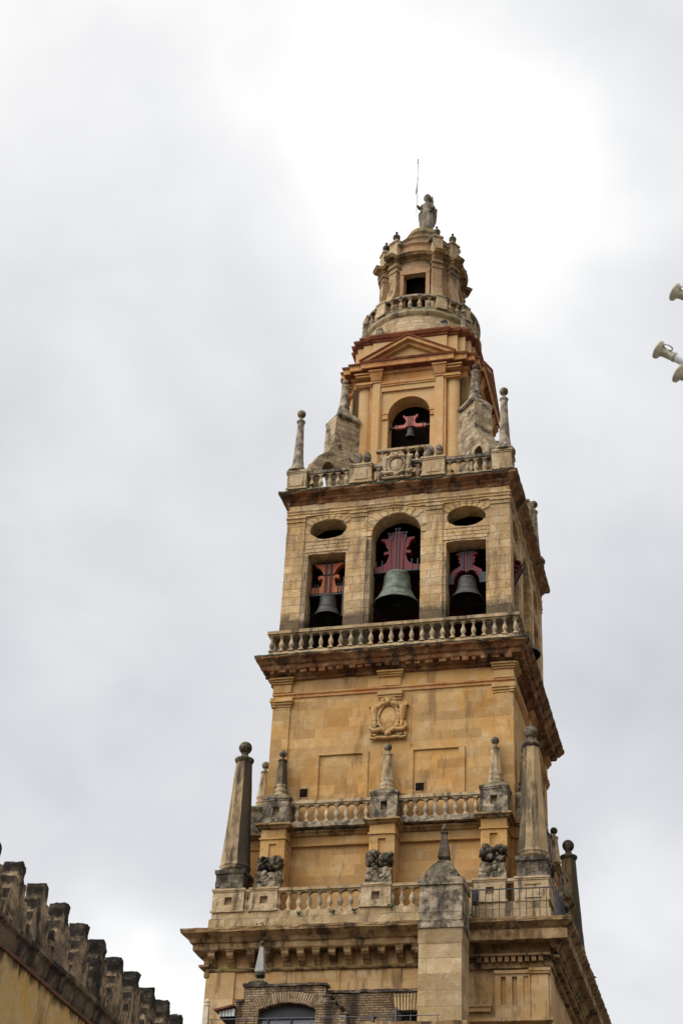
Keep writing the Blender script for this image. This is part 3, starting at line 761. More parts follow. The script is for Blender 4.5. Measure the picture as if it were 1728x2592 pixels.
# ---------------- belfry
mb = MB()
mb.ring(square(5.26), [(0.14, 30.40), (0.16, 30.52), (0.10, 30.58), (0.04, 30.76), (0.02, 30.82), (-0.6, 30.84)], 0.3)
mb.build('terrace_plinth', M['pale2'], T, rough=0.03, maxlen=0.4)
for k in range(4):
    m_ = MB(rotz(k))
    m_.box(-5.40, 5.40 - 0.32, -5.40, -5.08, 31.62, 31.76); m_.box(-5.34, 5.34-0.3, -5.34, -5.12, 31.56, 31.62)
    B = m_.build('balustrade', M['pale2'], T, rough=0.014, maxlen=0.4)
    n = 25
    for i in range(n if k == 0 else n-1):
        x = -5.22 + i*0.4335
        if k: x += 0.43
        baluster(x+jit(0.012), -5.22, 30.83, 0.74, 0.105, k, B, k == 0)

def rough_pts(pts, step=0.25, amp=0.02):
    o = []
    for i in range(len(pts)):
        a, b = Vector(pts[i]), Vector(pts[(i+1) % len(pts)])
        n = max(1, int((b-a).length/step))
        for j in range(n):
            p = a.lerp(b, j/n); o.append((p.x+jit(amp), p.y+jit(amp)))
    return o
def arch_pts(cx, r, z0, zs, n=16, rz=None):
    rz = rz or r
    return [(cx-r, z0), (cx+r, z0)] + [(cx+r*math.cos(PI*i/n), zs+rz*math.sin(PI*i/n)) for i in range(n+1)]
def oval_pts(cx, cz, rx, rz, n=24):
    return [(cx+rx*math.cos(2*PI*i/n), cz+rz*math.sin(2*PI*i/n)) for i in range(n)]
random.seed(11)
for k in range(4):
    holes = []
    for s_ in (-1, 1):
        cx = s_*3.08 - (0.02 if s_ < 0 else 0)
        holes.append([(cx-0.86, 30.9), (cx+0.86, 30.9), (cx+0.86, 35.70)] + [(cx+0.86-1.72*i/8, 35.70+abs(jit(0.06))) for i in range(1, 8)] + [(cx-0.86, 35.70)])
        holes.append([(x+jit(0.015), z+jit(0.02)) for x, z in oval_pts(cx, 36.96, 0.86, 0.50)])
    holes.append([(x+(jit(0.015) if z > 36 else 0), z+(jit(0.02) if z > 36.5 else 0)) for x, z in arch_pts(0.0, 1.10, 30.9, 36.36)])
    m_ = MB(rotz(k))
    hw = 4.94
    m_.panel([(-hw, 30.8), (hw, 30.8), (hw, 37.75), (-hw, 37.75)], holes, -4.94, -4.1)
    for a, b in ((-5.0, -4.17), (-2.08, -1.34), (1.32, 2.06), (4.15, 5.0)):
        for z0, z1 in ((30.8, 37.42),):
            m_.box(a, b, -5.0, -4.93, z0, z1)
    W_ = m_.build('belfry_wall', M['pale'], T, rough=0.018, maxlen=0.5)
    for a, b in ((-5.0, -4.17), (-2.08, -1.34), (1.32, 2.06), (4.15, 5.0)):
        m_ = MB(rotz(k))
        m_.box(a-0.02, b+0.02, -5.04, -4.93, 37.42, 37.48)
        m_.box(a-0.01, b+0.01, -5.02, -4.93, 37.48, 37.62)
        m_.box(a-0.03, b+0.03, -5.06, -4.93, 37.62, 37.70)
        m_.build('pilaster_capital', M['pale'], T, rough=0.02, maxlen=0.25)
    for a, b, z1 in ((-4.168, -3.945, 35.6), (-1.338, -1.105, 36.2), (2.065, 2.215, 35.0)):
        m_ = MB(rotz(k))
        m_.box(a, b, -4.975, -4.93, 30.8, z1)
        m_.build('grimy_jamb', M['grimy'], T, rough=0.012, maxlen=0.3)
    # radiating stones round arch and ovals
    m_ = MB(rotz(k))
    n = 13
    for i in range(n):
        a0 = PI*i/n+0.014; a1 = PI*(i+1)/n-0.014
        r0_, r1_ = 1.12, 1.50+0.08*(i % 2)+jit(0.03)
        if abs(i-(n-1)/2) < 1: r1_ = 1.42
        P = []
        for r, A in ((r0_, a0), (r0_, a1), (r1_, a1), (r1_, a0)):
            x = max(-1.36, min(1.34, r*math.cos(A))); z = 36.36+r*math.sin(A)
            P.append((x, min(z, 37.74)))
        m_.panel(P[::-1], [], -4.985+jit(0.012), -4.93)
    m_.build('arch_stones', M['pale'], T, rough=0.012, maxlen=0.3)
    for s_ in (-1, 1):
        cx = s_*3.08
        m_ = MB(rotz(k))
        for i in range(8):
            a0 = R(28)+R(124)*i/8+0.02; a1 = R(28)+R(124)*(i+1)/8-0.02
            P = []
            for f, A in ((0, a0), (0, a1), (1, a1), (1, a0)):
                x = (0.88+0.26*f)*math.cos(A); z = (0.52+0.30*f)*math.sin(A)
                P.append((cx+x*(1.0 if not f else 1.05), min(37.72, 36.96+z)))
            m_.panel(P[::-1], [], -4.985+jit(0.012), -4.93)
        m_.build('oval_stones', M['pale'], T, rough=0.012, maxlen=0.3)
        m_ = MB(rotz(k))
        for zz in (35.82, 36.0, 36.18, 36.36):
            x = cx-1.0
            while x < cx+0.9:
                w = random.uniform(0.3, 0.6); w = min(w, cx+1.0-x)
                dz = 0.155 if zz < 36.3 else 0.07
                m_.box(x+0.01, x+w-0.01, -4.975+jit(0.012), -4.93, zz-(0.0), zz+dz)
                x += w
        m_.build('lintel_stones', M['pale'], T, rough=0.012, maxlen=0.3)
    # shutter boards deep in each opening
    m_ = MB(rotz(k))
    m_.box(-3.3, 3.3, -3.06, -3.0, 30.9, 35.0)
    for i in range(22):
        x = -3.28+i*0.305
        m_.box(x, x+0.02, -3.075, -3.06, 30.9, 35.0)
    m_.build('shutter', M['shutter'], T)
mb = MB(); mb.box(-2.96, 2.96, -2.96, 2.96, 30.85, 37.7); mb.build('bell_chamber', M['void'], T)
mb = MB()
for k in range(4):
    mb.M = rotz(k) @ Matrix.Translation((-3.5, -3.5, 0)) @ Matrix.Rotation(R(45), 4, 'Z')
    mb.box(-0.80, 0.80, -0.04, 0.04, 30.85, 37.7)  # near-black sheets added to block light across the chamber corners
    mb.build('corner_light_baffle', M['void'], T); mb = MB()
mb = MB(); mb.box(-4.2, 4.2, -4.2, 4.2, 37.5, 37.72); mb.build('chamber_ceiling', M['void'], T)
mb = MB()
mb.ring(square(4.95), [(0.0, 37.70), (0.06, 37.72), (0.05, 37.80), (0.10, 37.84), (0.07, 37.92), (0.11, 37.98), (0.10, 38.06), (0.04, 38.1), (0.04, 38.4)], 0.25)
mb.build('string_course', M['pale'], T, rough=0.035, maxlen=0.3, freq=3.5)
mb = MB()
mb.ring(square(4.98), [(0.0, 38.30), (0.05, 38.34), (0.08, 38.46), (0.16, 38.54), (0.18, 38.60), (0.30, 38.68), (0.38, 38.74), (0.41, 38.78), (0.41, 38.87), (0.0, 38.96)], 0.25)
mb.build('belfry_cornice', M['cornice'], T, rough=0.04, maxlen=0.3)

# ---------------- upper terrace
mb = MB()
mb.box(-5.0, 5.0, -5.0, 5.0, 38.5, 38.98)
mb.ring(square(5.0), [(0.10, 38.9), (0.10, 39.12), (0.06, 39.20), (-0.5, 39.22)], 0.3)
mb.build('terrace_plinth', M['pale2'], T, rough=0.02, maxlen=0.5)
for k in range(4):
    for i, (a, b) in enumerate(((-5.12, -4.24), (-2.2, -1.2), (1.12, 2.13))):
        m_ = MB(rotz(k))
        pedestal(m_, a, b, -5.12, -4.24 if i == 0 else -4.55, 39.18, 40.20, recess=0.0, cap=0.06, capz=0.16)
        m_.box((a+b)/2-0.3, (a+b)/2+0.3, -5.15, -5.11, 39.36, 39.86)
        m_.build('pedestal', M['ped'], T, rough=0.018, maxlen=0.3)
    m_ = MB(rotz(k))
    for a, b in ((-4.24, -2.2), (-1.2, 1.12), (2.13, 4.24)):
        m_.box(a, b, -5.02, -4.72, 40.02, 40.17); m_.box(a, b, -4.98, -4.76, 39.96, 40.02)
    B = m_.build('balustrade', M['grey'], T, rough=0.014, maxlen=0.3)
    for x in (-4.03, -3.61, -3.19, -2.80, -2.41, -0.93, 0.86, 2.33, 2.73, 3.12, 3.51, 3.90):
        baluster(x, -4.87, 39.22, 0.74, 0.11, k, B, k == 0)
    # pairs of stone eggs on the inner pedestals
    for cx in (-1.70, 1.62):
        m_ = MB(rotz(k))
        m_.box(cx-0.42, cx+0.42, -5.0, -4.6, 40.2, 40.28)
        for s_ in (-0.2, 0.2):
            m_.lathe([(0.11, 40.28), (0.13, 40.33), (0.07, 40.40), (0.10, 40.44), (0.155, 40.55), (0.185, 40.70), (0.175, 40.84), (0.12, 40.97), (0.05, 41.03), (0.01, 41.04)], cx+s_, -4.8, 14)
        m_.build('stone_eggs', M['grey'], T, rough=0.012, maxlen=0.12, freq=6)
    arms(-0.02, 39.16, 40.55, 1.30, -5.10, M['ped'], k)
    # slender corner obelisk
    c = rotz(k) @ Vector((-4.78, -4.78, 0)); z = 40.22
    m_ = MB()
    m_.lathe([(0.50, z), (0.50, z+0.07), (0.42, z+0.12), (0.44, z+0.18), (0.34, z+0.26)], c.x, c.y, 14)
    ob = m_.build('corner_obelisk', M['grey'], T, rough=0.015, maxlen=0.2)
    m_ = MB()
    m_.lathe([(0.34, z+0.24), (0.29, z+0.40), (0.245, z+0.8), (0.205, z+1.6), (0.165, z+2.6), (0.16, z+2.86), (0.20, z+2.92), (0.215, z+2.98), (0.13, z+3.06), (0.08, z+3.12), (0.075, z+3.24)], c.x, c.y, 10, smooth=False)
    m_.build('shaft', M['obelg'] if 'obelg' in M else M['grey'], ob, rough=0.008, maxlen=0.4)
    m_ = MB(); m_.ball(c.x, c.y, z+3.42, 0.205); m_.build('ball_finial', M['grey'], ob)

# diagonal buttresses of the top body
DC = 3.28
for k in range(4):
    m_ = MB(rotz(k) @ Matrix.Translation((0, 0, 0)) @ Matrix.Rotation(R(-45), 4, 'Z'))
    # local frame: -y runs outwards along the left-front diagonal after the turn
    prof = [(-3.55, 39.0), (-4.95, 39.0), (-4.95, 40.55), (-5.02, 40.85), (-5.18, 41.12), (-5.38, 41.22), (-5.58, 41.12), (-5.72, 40.85), (-5.78, 40.5), (-5.78, 39.0), (-6.35, 39.0), (-6.3, 40.6), (-5.95, 41.35), (-5.5, 41.75), (-5.2, 42.35), (-5.15, 43.95), (-3.55, 43.95)]
    m_.panel(prof, [], -0.48, 0.48)
    for q in range(len(m_.v)):
        v = m_.M.inverted() @ m_.v[q]
        m_.v[q] = m_.M @ Vector((v.y, v.x, v.z))
    m_.build('flying_buttress', M['striped'], T, rough=0.035, maxlen=0.3)
    c = rotz(k) @ Vector((-3.18, -3.18, 0)); z = 43.92; ry = PI/4
    m_ = MB()
    m_.frus(c.x, c.y, z, z+0.08, 0.56, 0.62, rot=ry); m_.frus(c.x, c.y, z+0.08, z+0.2, 0.62, 0.60, rot=ry)
    m_.frus(c.x, c.y, z+0.2, z+0.55, 0.56, 0.36, rot=ry)
    cp = m_.build('buttress_cap', M['grey'], T, rough=0.03, maxlen=0.2)
    m_ = MB()
    m_.lathe([(0.34, z+0.5), (0.36, z+0.62), (0.30, z+0.70), (0.32, z+0.78), (0.22, z+0.86), (0.28, z+0.95), (0.29, z+1.0), (0.25, z+1.1), (0.175, z+2.12), (0.165, z+2.2), (0.19, z+2.26), (0.19, z+2.33), (0.10, z+2.42), (0.06, z+2.48)], c.x, c.y, 12)
    m_.ball(c.x, c.y, z+2.6, 0.15, 12, 8)
    m_.build('urn_finial', M['grey'], cp, rough=0.01, maxlen=0.3)

# ---------------- top body (plastered) with pediments
CX = -0.07
def stair(st, x0=CX):
    q = []
    # st: list of (x, y) steps from front centre to the diagonal, positive numbers
    right = []
    for i, (x, y) in enumerate(st):
        right.append((x, -y))
        if i+1 < len(st): right.append((x, -st[i+1][1]))
    m = [(-y, -x) for x, y in right[::-1]]          # mirrored about the diagonal
    fr = right + m
    # fr now runs from front to right side
    pts = []
    for k in range(4):
        for x, y in fr:
            v = Matrix.Rotation(k*PI/2, 2) @ Vector((x, y))
            pts.append((v.x+x0, v.y))
    o = []
    for p in pts:
        if not o or (Vector(p)-Vector(o[-1])).length > 1e-4: o.append(p)
    return o
ST = [(1.86, 3.12), (2.45, 2.98), (2.80, 2.80)]
PLAN = stair(ST)
def make_top(zlo=39.0):
    # walls: corners as solid steps; the four fronts are panels with arched openings
    for k in range(4):
        base = Matrix.Translation((CX, 0, 0)) @ rotz(k)
        m_ = MB(base)
        ar = [(x, z) for x, z in arch_pts(0.05, 1.02, 40.0, 44.34)]
        m_.panel([(-1.30, 39.0), (1.28, 39.0), (1.28, 45.74), (-1.30, 45.74)], [ar], -3.02, -2.15)
        fr = [(-1.30, 39.02), (1.28, 39.02), (1.28, 45.74), (-1.30, 45.74)]
        m_.panel([(-1.86, 39.0), (1.86, 39.0), (1.86, 46.1), (-1.86, 46.1)], [fr], -3.12, -2.9)
        m_.box(-1.74, -1.37, -3.19, -3.1, 39.0, 46.25); m_.box(1.36, 1.73, -3.19, -3.1, 39.0, 46.25)
        m_.build('front_wall', M['plaster'], T)
        m_ = MB(base)
        m_.box(-2.45, -1.86, -2.98, -2.0, 39.0, 46.9); m_.box(1.86, 2.45, -2.98, -2.0, 39.0, 46.9)
        m_.box(-2.80, -2.44, -2.80, -2.0, 39.0, 46.9); m_.box(2.44, 2.80, -2.80, -2.0, 39.0, 46.9)
        for s_ in (-1, 1):
            m_.lathe([(0.30, 39.0), (0.29, 46.1)], s_*2.16, -2.92, 24, sy=0.55)
        m_.build('corner_pilaster', M['plaster'], T)
        m_ = MB(base)
        # frame edge strips beside the pilasters, architrave and capitals
        m_.box(-1.86, -1.76, -3.16, -3.1, 39.0, 46.4); m_.box(1.75, 1.85, -3.16, -3.1, 39.0, 46.4)
        m_.box(-1.37, 1.36, -3.17, -3.1, 46.02, 46.12); m_.box(-1.37, 1.36, -3.20, -3.1, 46.12, 46.3)
        for s_ in (-1, 1):
            c = s_*1.555
            m_.box(c-0.26, c+0.26, -3.24, -3.0, 46.25, 46.34)
            m_.frus(c, -3.1, 46.36, 46.80, 0.25, 0.34, 0.17, 0.30)
            m_.box(c-0.36, c+0.36, -3.44, -3.0, 46.80, 46.90)
            c = s_*2.16
            for j, (z, d) in enumerate(((46.08, 0.04), (46.16, 0.09), (46.24, 0.05), (46.62, 0.1), (46.74, 0.16))):
                m_.box(c-0.32-d, c+0.32+d, -3.2-d, -2.9, z, z+0.075)
        # imposts of the arch
        for s_ in (-1, 1):
            c = 0.05+s_*1.02
            m_.box(min(c, c+s_*0.28), max(c, c+s_*0.28), -3.09, -2.3, 44.1, 44.46)
            m_.box(min(c-s_*0.05, c+s_*0.28), max(c-s_*0.05, c+s_*0.28), -3.12, -2.3, 44.38, 44.46)
        m_.build('architrave_frame', M['plaster_trim'], T, rough=0.006, maxlen=0.5)
        # near-black sheet behind the bell, added to keep the arch dark
        m_ = MB(base); m_.box(-1.2, 1.3, -1.95, -1.9, 39.0, 46.0); m_.build('dark_infill', M['void'], T)
        # small balcony in front of the arch
        m_ = MB(base)
        m_.box(-1.25, 1.35, -4.15, -3.1, 40.72, 40.86)
        m_.box(-1.2, 1.3, -3.95, -3.1, 40.3, 40.72)
        m_.build('balcony_slab', M['pale2'], T, rough=0.02, maxlen=0.3)
        m_ = MB(base)
        m_.box(-1.22, 1.32, -4.12, -3.88, 41.50, 41.62)
        B = m_.build('balustrade', M['pale2'], T, rough=0.01, maxlen=0.3)
        for i in range(6):
            baluster(CX-0.9+i*0.40, -4.0, 40.86, 0.64, 0.10, k, B, k == 0)
    m_ = MB(); m_.box(-1.88+CX, 1.88+CX, -1.88, 1.88, 39.0, 46.9); m_.build('inner_core', M['void'], T)  # near-black core added so the arches stay dark
make_top()
mb = MB()
mb.ring(PLAN, [(-0.25, 46.10), (0.0, 46.30), (0.02, 46.70), (0.10, 46.74), (0.14, 46.86)], 0.4)
mb.cap(PLAN, -0.1, 46.95)
mb.build('entablature', M['plaster_trim'], T, rough=0.008, maxlen=0.5)
mb = MB()
mb.ring(PLAN, [(0.10, 46.84), (0.16, 46.88), (0.22, 46.92), (0.40, 46.96)], 0.4)
mb.ring(PLAN, [(0.40, 47.22), (0.47, 47.25), (0.50, 47.34), (0.50, 47.37), (-0.1, 47.45)], 0.4)
mb.build('top_cornice', M['red'], T, rough=0.012, maxlen=0.4)
mb = MB()
mb.ring(PLAN, [(0.38, 46.95), (0.42, 46.98), (0.42, 47.16), (0.45, 47.22)], 0.4)
mb.build('cornice_fascia', M['plaster_trim'], T, rough=0.01, maxlen=0.4)
PLAN2 = stair([(1.84, 3.00), (2.34, 2.88), (2.68, 2.68)], -0.08)
mb = MB()
mb.ring(PLAN2, [(0, 47.3), (0, 49.05)], 0.7)
mb.build('attic_wall', M['plaster'], T, rough=0.006, maxlen=0.6)
mb = MB()
mb.ring(PLAN2, [(0.0, 48.88), (0.06, 48.94), (0.08, 49.02), (0.14, 49.06), (0.18, 49.16), (0.20, 49.20), (0.20, 49.28), (-0.3, 49.36)], 0.4)
mb.cap(PLAN2, -0.3, 49.36)
mb.build('attic_cornice', M['red'], T, rough=0.014, maxlen=0.4)
for k in range(4):
    base = Matrix.Translation((CX, 0, 0)) @ rotz(k)
    zb, za, hw = 47.30, 48.62, 2.36
    m_ = MB(base)
    m_.panel([(-hw*0.86, zb), (hw*0.86, zb), (0, za-0.2)], [], -3.14, -2.98)
    m_.build('pediment', M['plaster'], T)
    m_ = MB(base)
    sl = Vector((hw, za-zb)).normalized(); nx, nz = -sl.y, sl.x
    for y0, t0, t1, nm in ((-3.60, 0.0, 0.07, 'red'), (-3.54, -0.17, 0.0, 'tr'), (-3.34, -0.34, -0.17, 'tr2')):
        mm_ = MB(base)
        for s_ in (-1, 1):
            A, Bp = Vector((-hw, zb+0.10)), Vector((0, za+0.10))
            c0 = A+Vector((nx, nz))*t0; c1 = A+Vector((nx, nz))*t1
            # rake meets its twin on the centre line
            def at0(t): return (0, za+0.10+t/nz)
            P = [(c0.x, c0.y), at0(t0), at0(t1), (c1.x, c1.y)]
            P = [(s_*abs(x)*(-1) if s_ < 0 else -abs(x), z) if False else (x if s_ > 0 else -x, z) for x, z in P]
            if s_ < 0: P = P[::-1]
            mm_.panel(P, [], y0, -2.98)
        mm_.build('raking_cornice', M['red'] if nm == 'red' else M['plaster_trim'], T, rough=0.006, maxlen=0.5)

# ---------------- round lantern
LX = -0.15
def lat(mb_, prof, n=64, smooth=True, **k): return mb_.lathe(prof, LX, 0, n, smooth, **k)
mb = MB(); lat(mb, [(3.08, 49.3), (3.02, 49.9), (2.92, 50.5)], caps=False); mb.build('rubble_drum', M['rubble'], T, rough=0.05, maxlen=0.3)
mb = MB(); lat(mb, [(2.9, 50.42), (3.00, 50.50), (3.03, 50.56), (3.07, 50.62), (3.08, 50.68), (2.98, 50.74), (2.97, 50.95), (2.5, 50.97), (0.5, 50.98)], caps=False); mb.build('drum_cornice', M['pale2'], T, rough=0.03, maxlen=0.25)
FIN = [R(a) for b in (0, 90, 180, 270) for a in (b-90-31, b-90+31)]
FIN = sorted(FIN)
mb = MB(); 
lat(mb, [(2.72, 51.66), (2.72, 51.62), (3.0, 51.62), (3.02, 51.66), (3.02, 51.76), (2.98, 51.80), (2.72, 51.80)], n=72, caps=False)
B = mb.build('balustrade', M['grey'], T, rough=0.012, maxlen=0.3)
for a in FIN:
    m_ = MB(Matrix.Translation((LX, 0, 0)) @ Matrix.Rotation(a+PI/2, 4, 'Z'))
    m_.box(-0.28, 0.28, -3.05, -2.65, 50.95, 51.70); m_.box(-0.31, 0.31, -3.08, -2.62, 51.70, 51.80)
    m_.build('pedestal', M['ped'], T, rough=0.02, maxlen=0.25)
for b in range(4):
    for i, da in enumerate((-19, -9.5, 0, 9.5, 19, 40.5, 49.5)):
        a = R(b*90-90+da)
        me, bb = baluster_mesh(0.66, 0.115)
        p = Vector((LX+2.87*math.cos(a), 2.87*math.sin(a), 50.96))
        if b == 0:
            ob = link(me, 'baluster', B, p); ob.rotation_euler = (0, 0, a+jit(0.05))
        else:
            ROW.M = Matrix.Translation(p); ROW.add([tuple(v) for v in bb.v], bb.f, True); ROW.M = Matrix()
M['fin0'] = stone('lantern_wall_stone', (0.42, 0.25, 0.12), (0.44, 0.29, 0.16), (0.54, 0.40, 0.25), (0.10, 0.07, 0.04), stain=0.6, lo=0.5, speck=0.35, bump=0.4, off=77)
# lantern wall with four doorways
mb = MB()
n = 96; zs = [50.95, 54.05, 54.8]; ri, ro = 1.65, 1.95
def is_door(a):
    for b in range(4):
        d = (a-(b*PI/2-PI/2)+PI) % (2*PI)-PI
        if abs(d) < 0.30: return True
    return False
for i in range(n):
    a0 = 2*PI*i/n; a1 = 2*PI*(i+1)/n
    if is_door((a0+a1)/2):
        z0, z1 = 54.05, 54.8
    else: z0, z1 = 50.95, 54.8
    vs = [(LX+r*math.cos(a), r*math.sin(a), z) for z in (z0, z1) for r, a in ((ri, a0), (ro, a0), (ro, a1), (ri, a1))]
    mb.add(vs, [(3, 2, 1, 0), (0, 1, 5, 4), (1, 2, 6, 5), (2, 3, 7, 6), (3, 0, 4, 7)])
mb.build('lantern_wall', M['fin0'], T)
mb = MB(); lat(mb, [(1.3, 50.95), (1.3, 54.7)], n=24); mb.build('dark_infill', M['void'], T)  # near-black core added so the doorways stay dark
mb = MB(); lat(mb, [(1.3, 54.6), (1.94, 54.6), (1.94, 54.9)], n=48); mb.build('lantern_ceiling', M['void'], T)
# doorway surrounds
for b in range(4):
    m_ = MB(Matrix.Translation((LX, 0, 0)) @ rotz(b))
    m_.box(-0.78, -0.58, -1.98, -1.72, 50.97, 54.05); m_.box(0.58, 0.78, -1.98, -1.72, 50.97, 54.05)
    m_.box(-0.78, 0.78, -2.0, -1.72, 54.05, 54.32)
    m_.build('door_surround', M['fin0'], T, rough=0.012, maxlen=0.3)
M['fin'] = stone('lantern_fin_stone', (0.36, 0.22, 0.11), (0.40, 0.27, 0.14), (0.54, 0.41, 0.26), (0.06, 0.048, 0.03), stain=0.85, lo=0.49, speck=0.45, bump=0.5, off=71, moss=0.9, mosscol=(0.13, 0.10, 0.02), vstretch=0.5)
for a in FIN:
    m_ = MB(Matrix.Translation((LX, 0, 0)) @ Matrix.Rotation(a+PI/2, 4, 'Z'))
    prof = [(-1.85, 50.95), (-2.78, 50.95), (-2.80, 51.5), (-2.74, 51.9), (-2.56, 52.25), (-2.42, 52.55), (-2.34, 52.9), (-2.28, 53.3), (-2.26, 54.62), (-1.85, 54.62)]
    m_.panel(prof, [], -0.26, 0.26)
    for q in range(len(m_.v)):
        v = m_.M.inverted() @ m_.v[q]; m_.v[q] = m_.M @ Vector((v.y, v.x, v.z))
    m_.box(-0.29, 0.29, -2.31, -1.85, 54.28, 54.36); m_.box(-0.31, 0.31, -2.35, -1.85, 54.62, 54.72)
    m_.build('scroll_buttress', M['fin'], T, rough=0.012, maxlen=0.3)
def lobed(r0_, r1_, z_prof):
    """ring that breaks forward over the buttresses: list of (dr, z)"""
    n = 144; vs, fs = [], []
    for dr, z in z_prof:
        for i in range(n):
            a = 2*PI*i/n; d = min(abs((a-f+PI) % (2*PI)-PI) for f in FIN)
            r = r1_/math.cos(min(d, 0.14)) if d < 0.142 else r0_
            vs.append((LX+(r+dr)*math.cos(a), (r+dr)*math.sin(a), z))
    for j in range(len(z_prof)-1):
        for i in range(n):
            fs.append((j*n+i, j*n+(i+1) % n, (j+1)*n+(i+1) % n, (j+1)*n+i))
    return vs, fs
mb = MB(); mb.add(*lobed(1.95, 2.28, [(-0.35, 54.70), (0.0, 54.72), (0.02, 54.92), (0.08, 54.95)]))
mb.build('entablature', M['fin'], T, rough=0.008, maxlen=0.3)
mb = MB(); mb.add(*lobed(1.98, 2.30, [(0.04, 54.92), (0.08, 54.98), (0.12, 55.06), (0.30, 55.10), (0.33, 55.12), (0.36, 55.22), (0.40, 55.24), (0.40, 55.30), (0.0, 55.38), (-0.5, 55.42)]))
mb.build('lantern_cornice', M['lcorn'] if 'lcorn' in M else M['cornice_low'], T, rough=0.02, maxlen=0.25)
mb = MB(); lat(mb, [(1.98, 55.36), (1.98, 56.06), (2.06, 56.10), (2.08, 56.16), (2.04, 56.22), (1.5, 56.24)], caps=False); mb.build('attic_ring', M['fin0'], T, rough=0.02, maxlen=0.25)
for a in FIN:
    m_ = MB(Matrix.Translation((LX, 0, 0)) @ Matrix.Rotation(a+PI/2, 4, 'Z'))
    m_.box(-0.27, 0.27, -2.30, -1.9, 55.38, 56.36); m_.box(-0.31, 0.31, -2.35, -1.85, 56.36, 56.46)
    m_.frus(0, -2.08, 56.46, 56.62, 0.27, 0.15)
    pd = m_.build('pedestal', M['ped'], T, rough=0.02, maxlen=0.25)
    c = Matrix.Rotation(a+PI/2, 4, 'Z') @ Vector((0, -2.08, 0))
    m_ = MB()
    m_.lathe([(0.14, 56.60), (0.16, 56.64), (0.11, 56.70), (0.17, 56.78), (0.20, 56.88), (0.19, 56.98), (0.12, 57.06), (0.06, 57.10), (0.055, 57.18)], LX+c.x, c.y, 14)
    m_.ball(LX+c.x, c.y, 57.24, 0.075, 10, 7)
    m_.build('urn_finial', M['dark'], pd)
# low bridges joining each pair of pedestals
for b in range(4):
    m_ = MB(Matrix.Translation((LX, 0, 0)) @ Matrix.Rotation(b*PI/2-PI/4+PI/2, 4, 'Z'))
    m_.box(-0.95, 0.95, -2.12, -1.8, 56.12, 56.34)
    m_.build('attic_bridge', M['grey'], T, rough=0.02, maxlen=0.3)
M['domed'] = stone('brown_dome_stone', (0.30, 0.19, 0.095), (0.22, 0.15, 0.08), (0.44, 0.34, 0.20), (0.05, 0.04, 0.025), stain=0.8, lo=0.48, speck=0.5, bump=0.6, off=73, moss=0.85, mosscol=(0.09, 0.08, 0.035))
mb = MB(); lat(mb, [(1.75, 56.2), (1.62, 56.5), (1.52, 56.62), (1.52, 56.95), (1.58, 57.0), (1.58, 57.08), (1.48, 57.14), (1.2, 57.24), (0.98, 57.36), (0.96, 57.50), (0.94, 57.86), (0.99, 57.90), (0.99, 57.98), (0.92, 58.02), (0.90, 58.16), (0.82, 58.34), (0.66, 58.50), (0.5, 58.58), (0.45, 58.70), (0.0, 58.72)], n=48, caps=False)
mb.build('dome', M['domed'], T, rough=0.018, maxlen=0.25)
# small finials on the attic corners round the drum
for k in range(4):
    for x, y, big in ((-2.50, -2.50, 1), (-1.66, -2.86, 0), (1.56, -2.86, 0)):
        c = rotz(k) @ Vector((x, y, 0)); z = 49.34
        m_ = MB()
        if big:
            m_.box(c.x-0.2, c.x+0.2, c.y-0.2, c.y+0.2, z-0.1, z+0.12)
            m_.lathe([(0.18, z+0.12), (0.18, z+0.3), (0.14, z+0.36), (0.16, z+0.42), (0.115, z+0.98), (0.15, z+1.02), (0.14, z+1.08), (0.06, z+1.14)], c.x, c.y, 12)
            m_.ball(c.x, c.y, z+1.27, 0.14, 12, 8)
        else:
            m_.box(c.x-0.16, c.x+0.16, c.y-0.16, c.y+0.16, z-0.1, z+0.34)
            m_.lathe([(0.12, z+0.34), (0.19, z+0.44), (0.16, z+0.56), (0.05, z+0.62)], c.x, c.y, 12)
        m_.build('attic_finial', M['grey'], T, rough=0.012, maxlen=0.2)
ROW.M = Matrix(); rr_ = ROW.build('baluster_row', M['baluster'], T, recalc=False); rr_['kind'] = 'stuff'

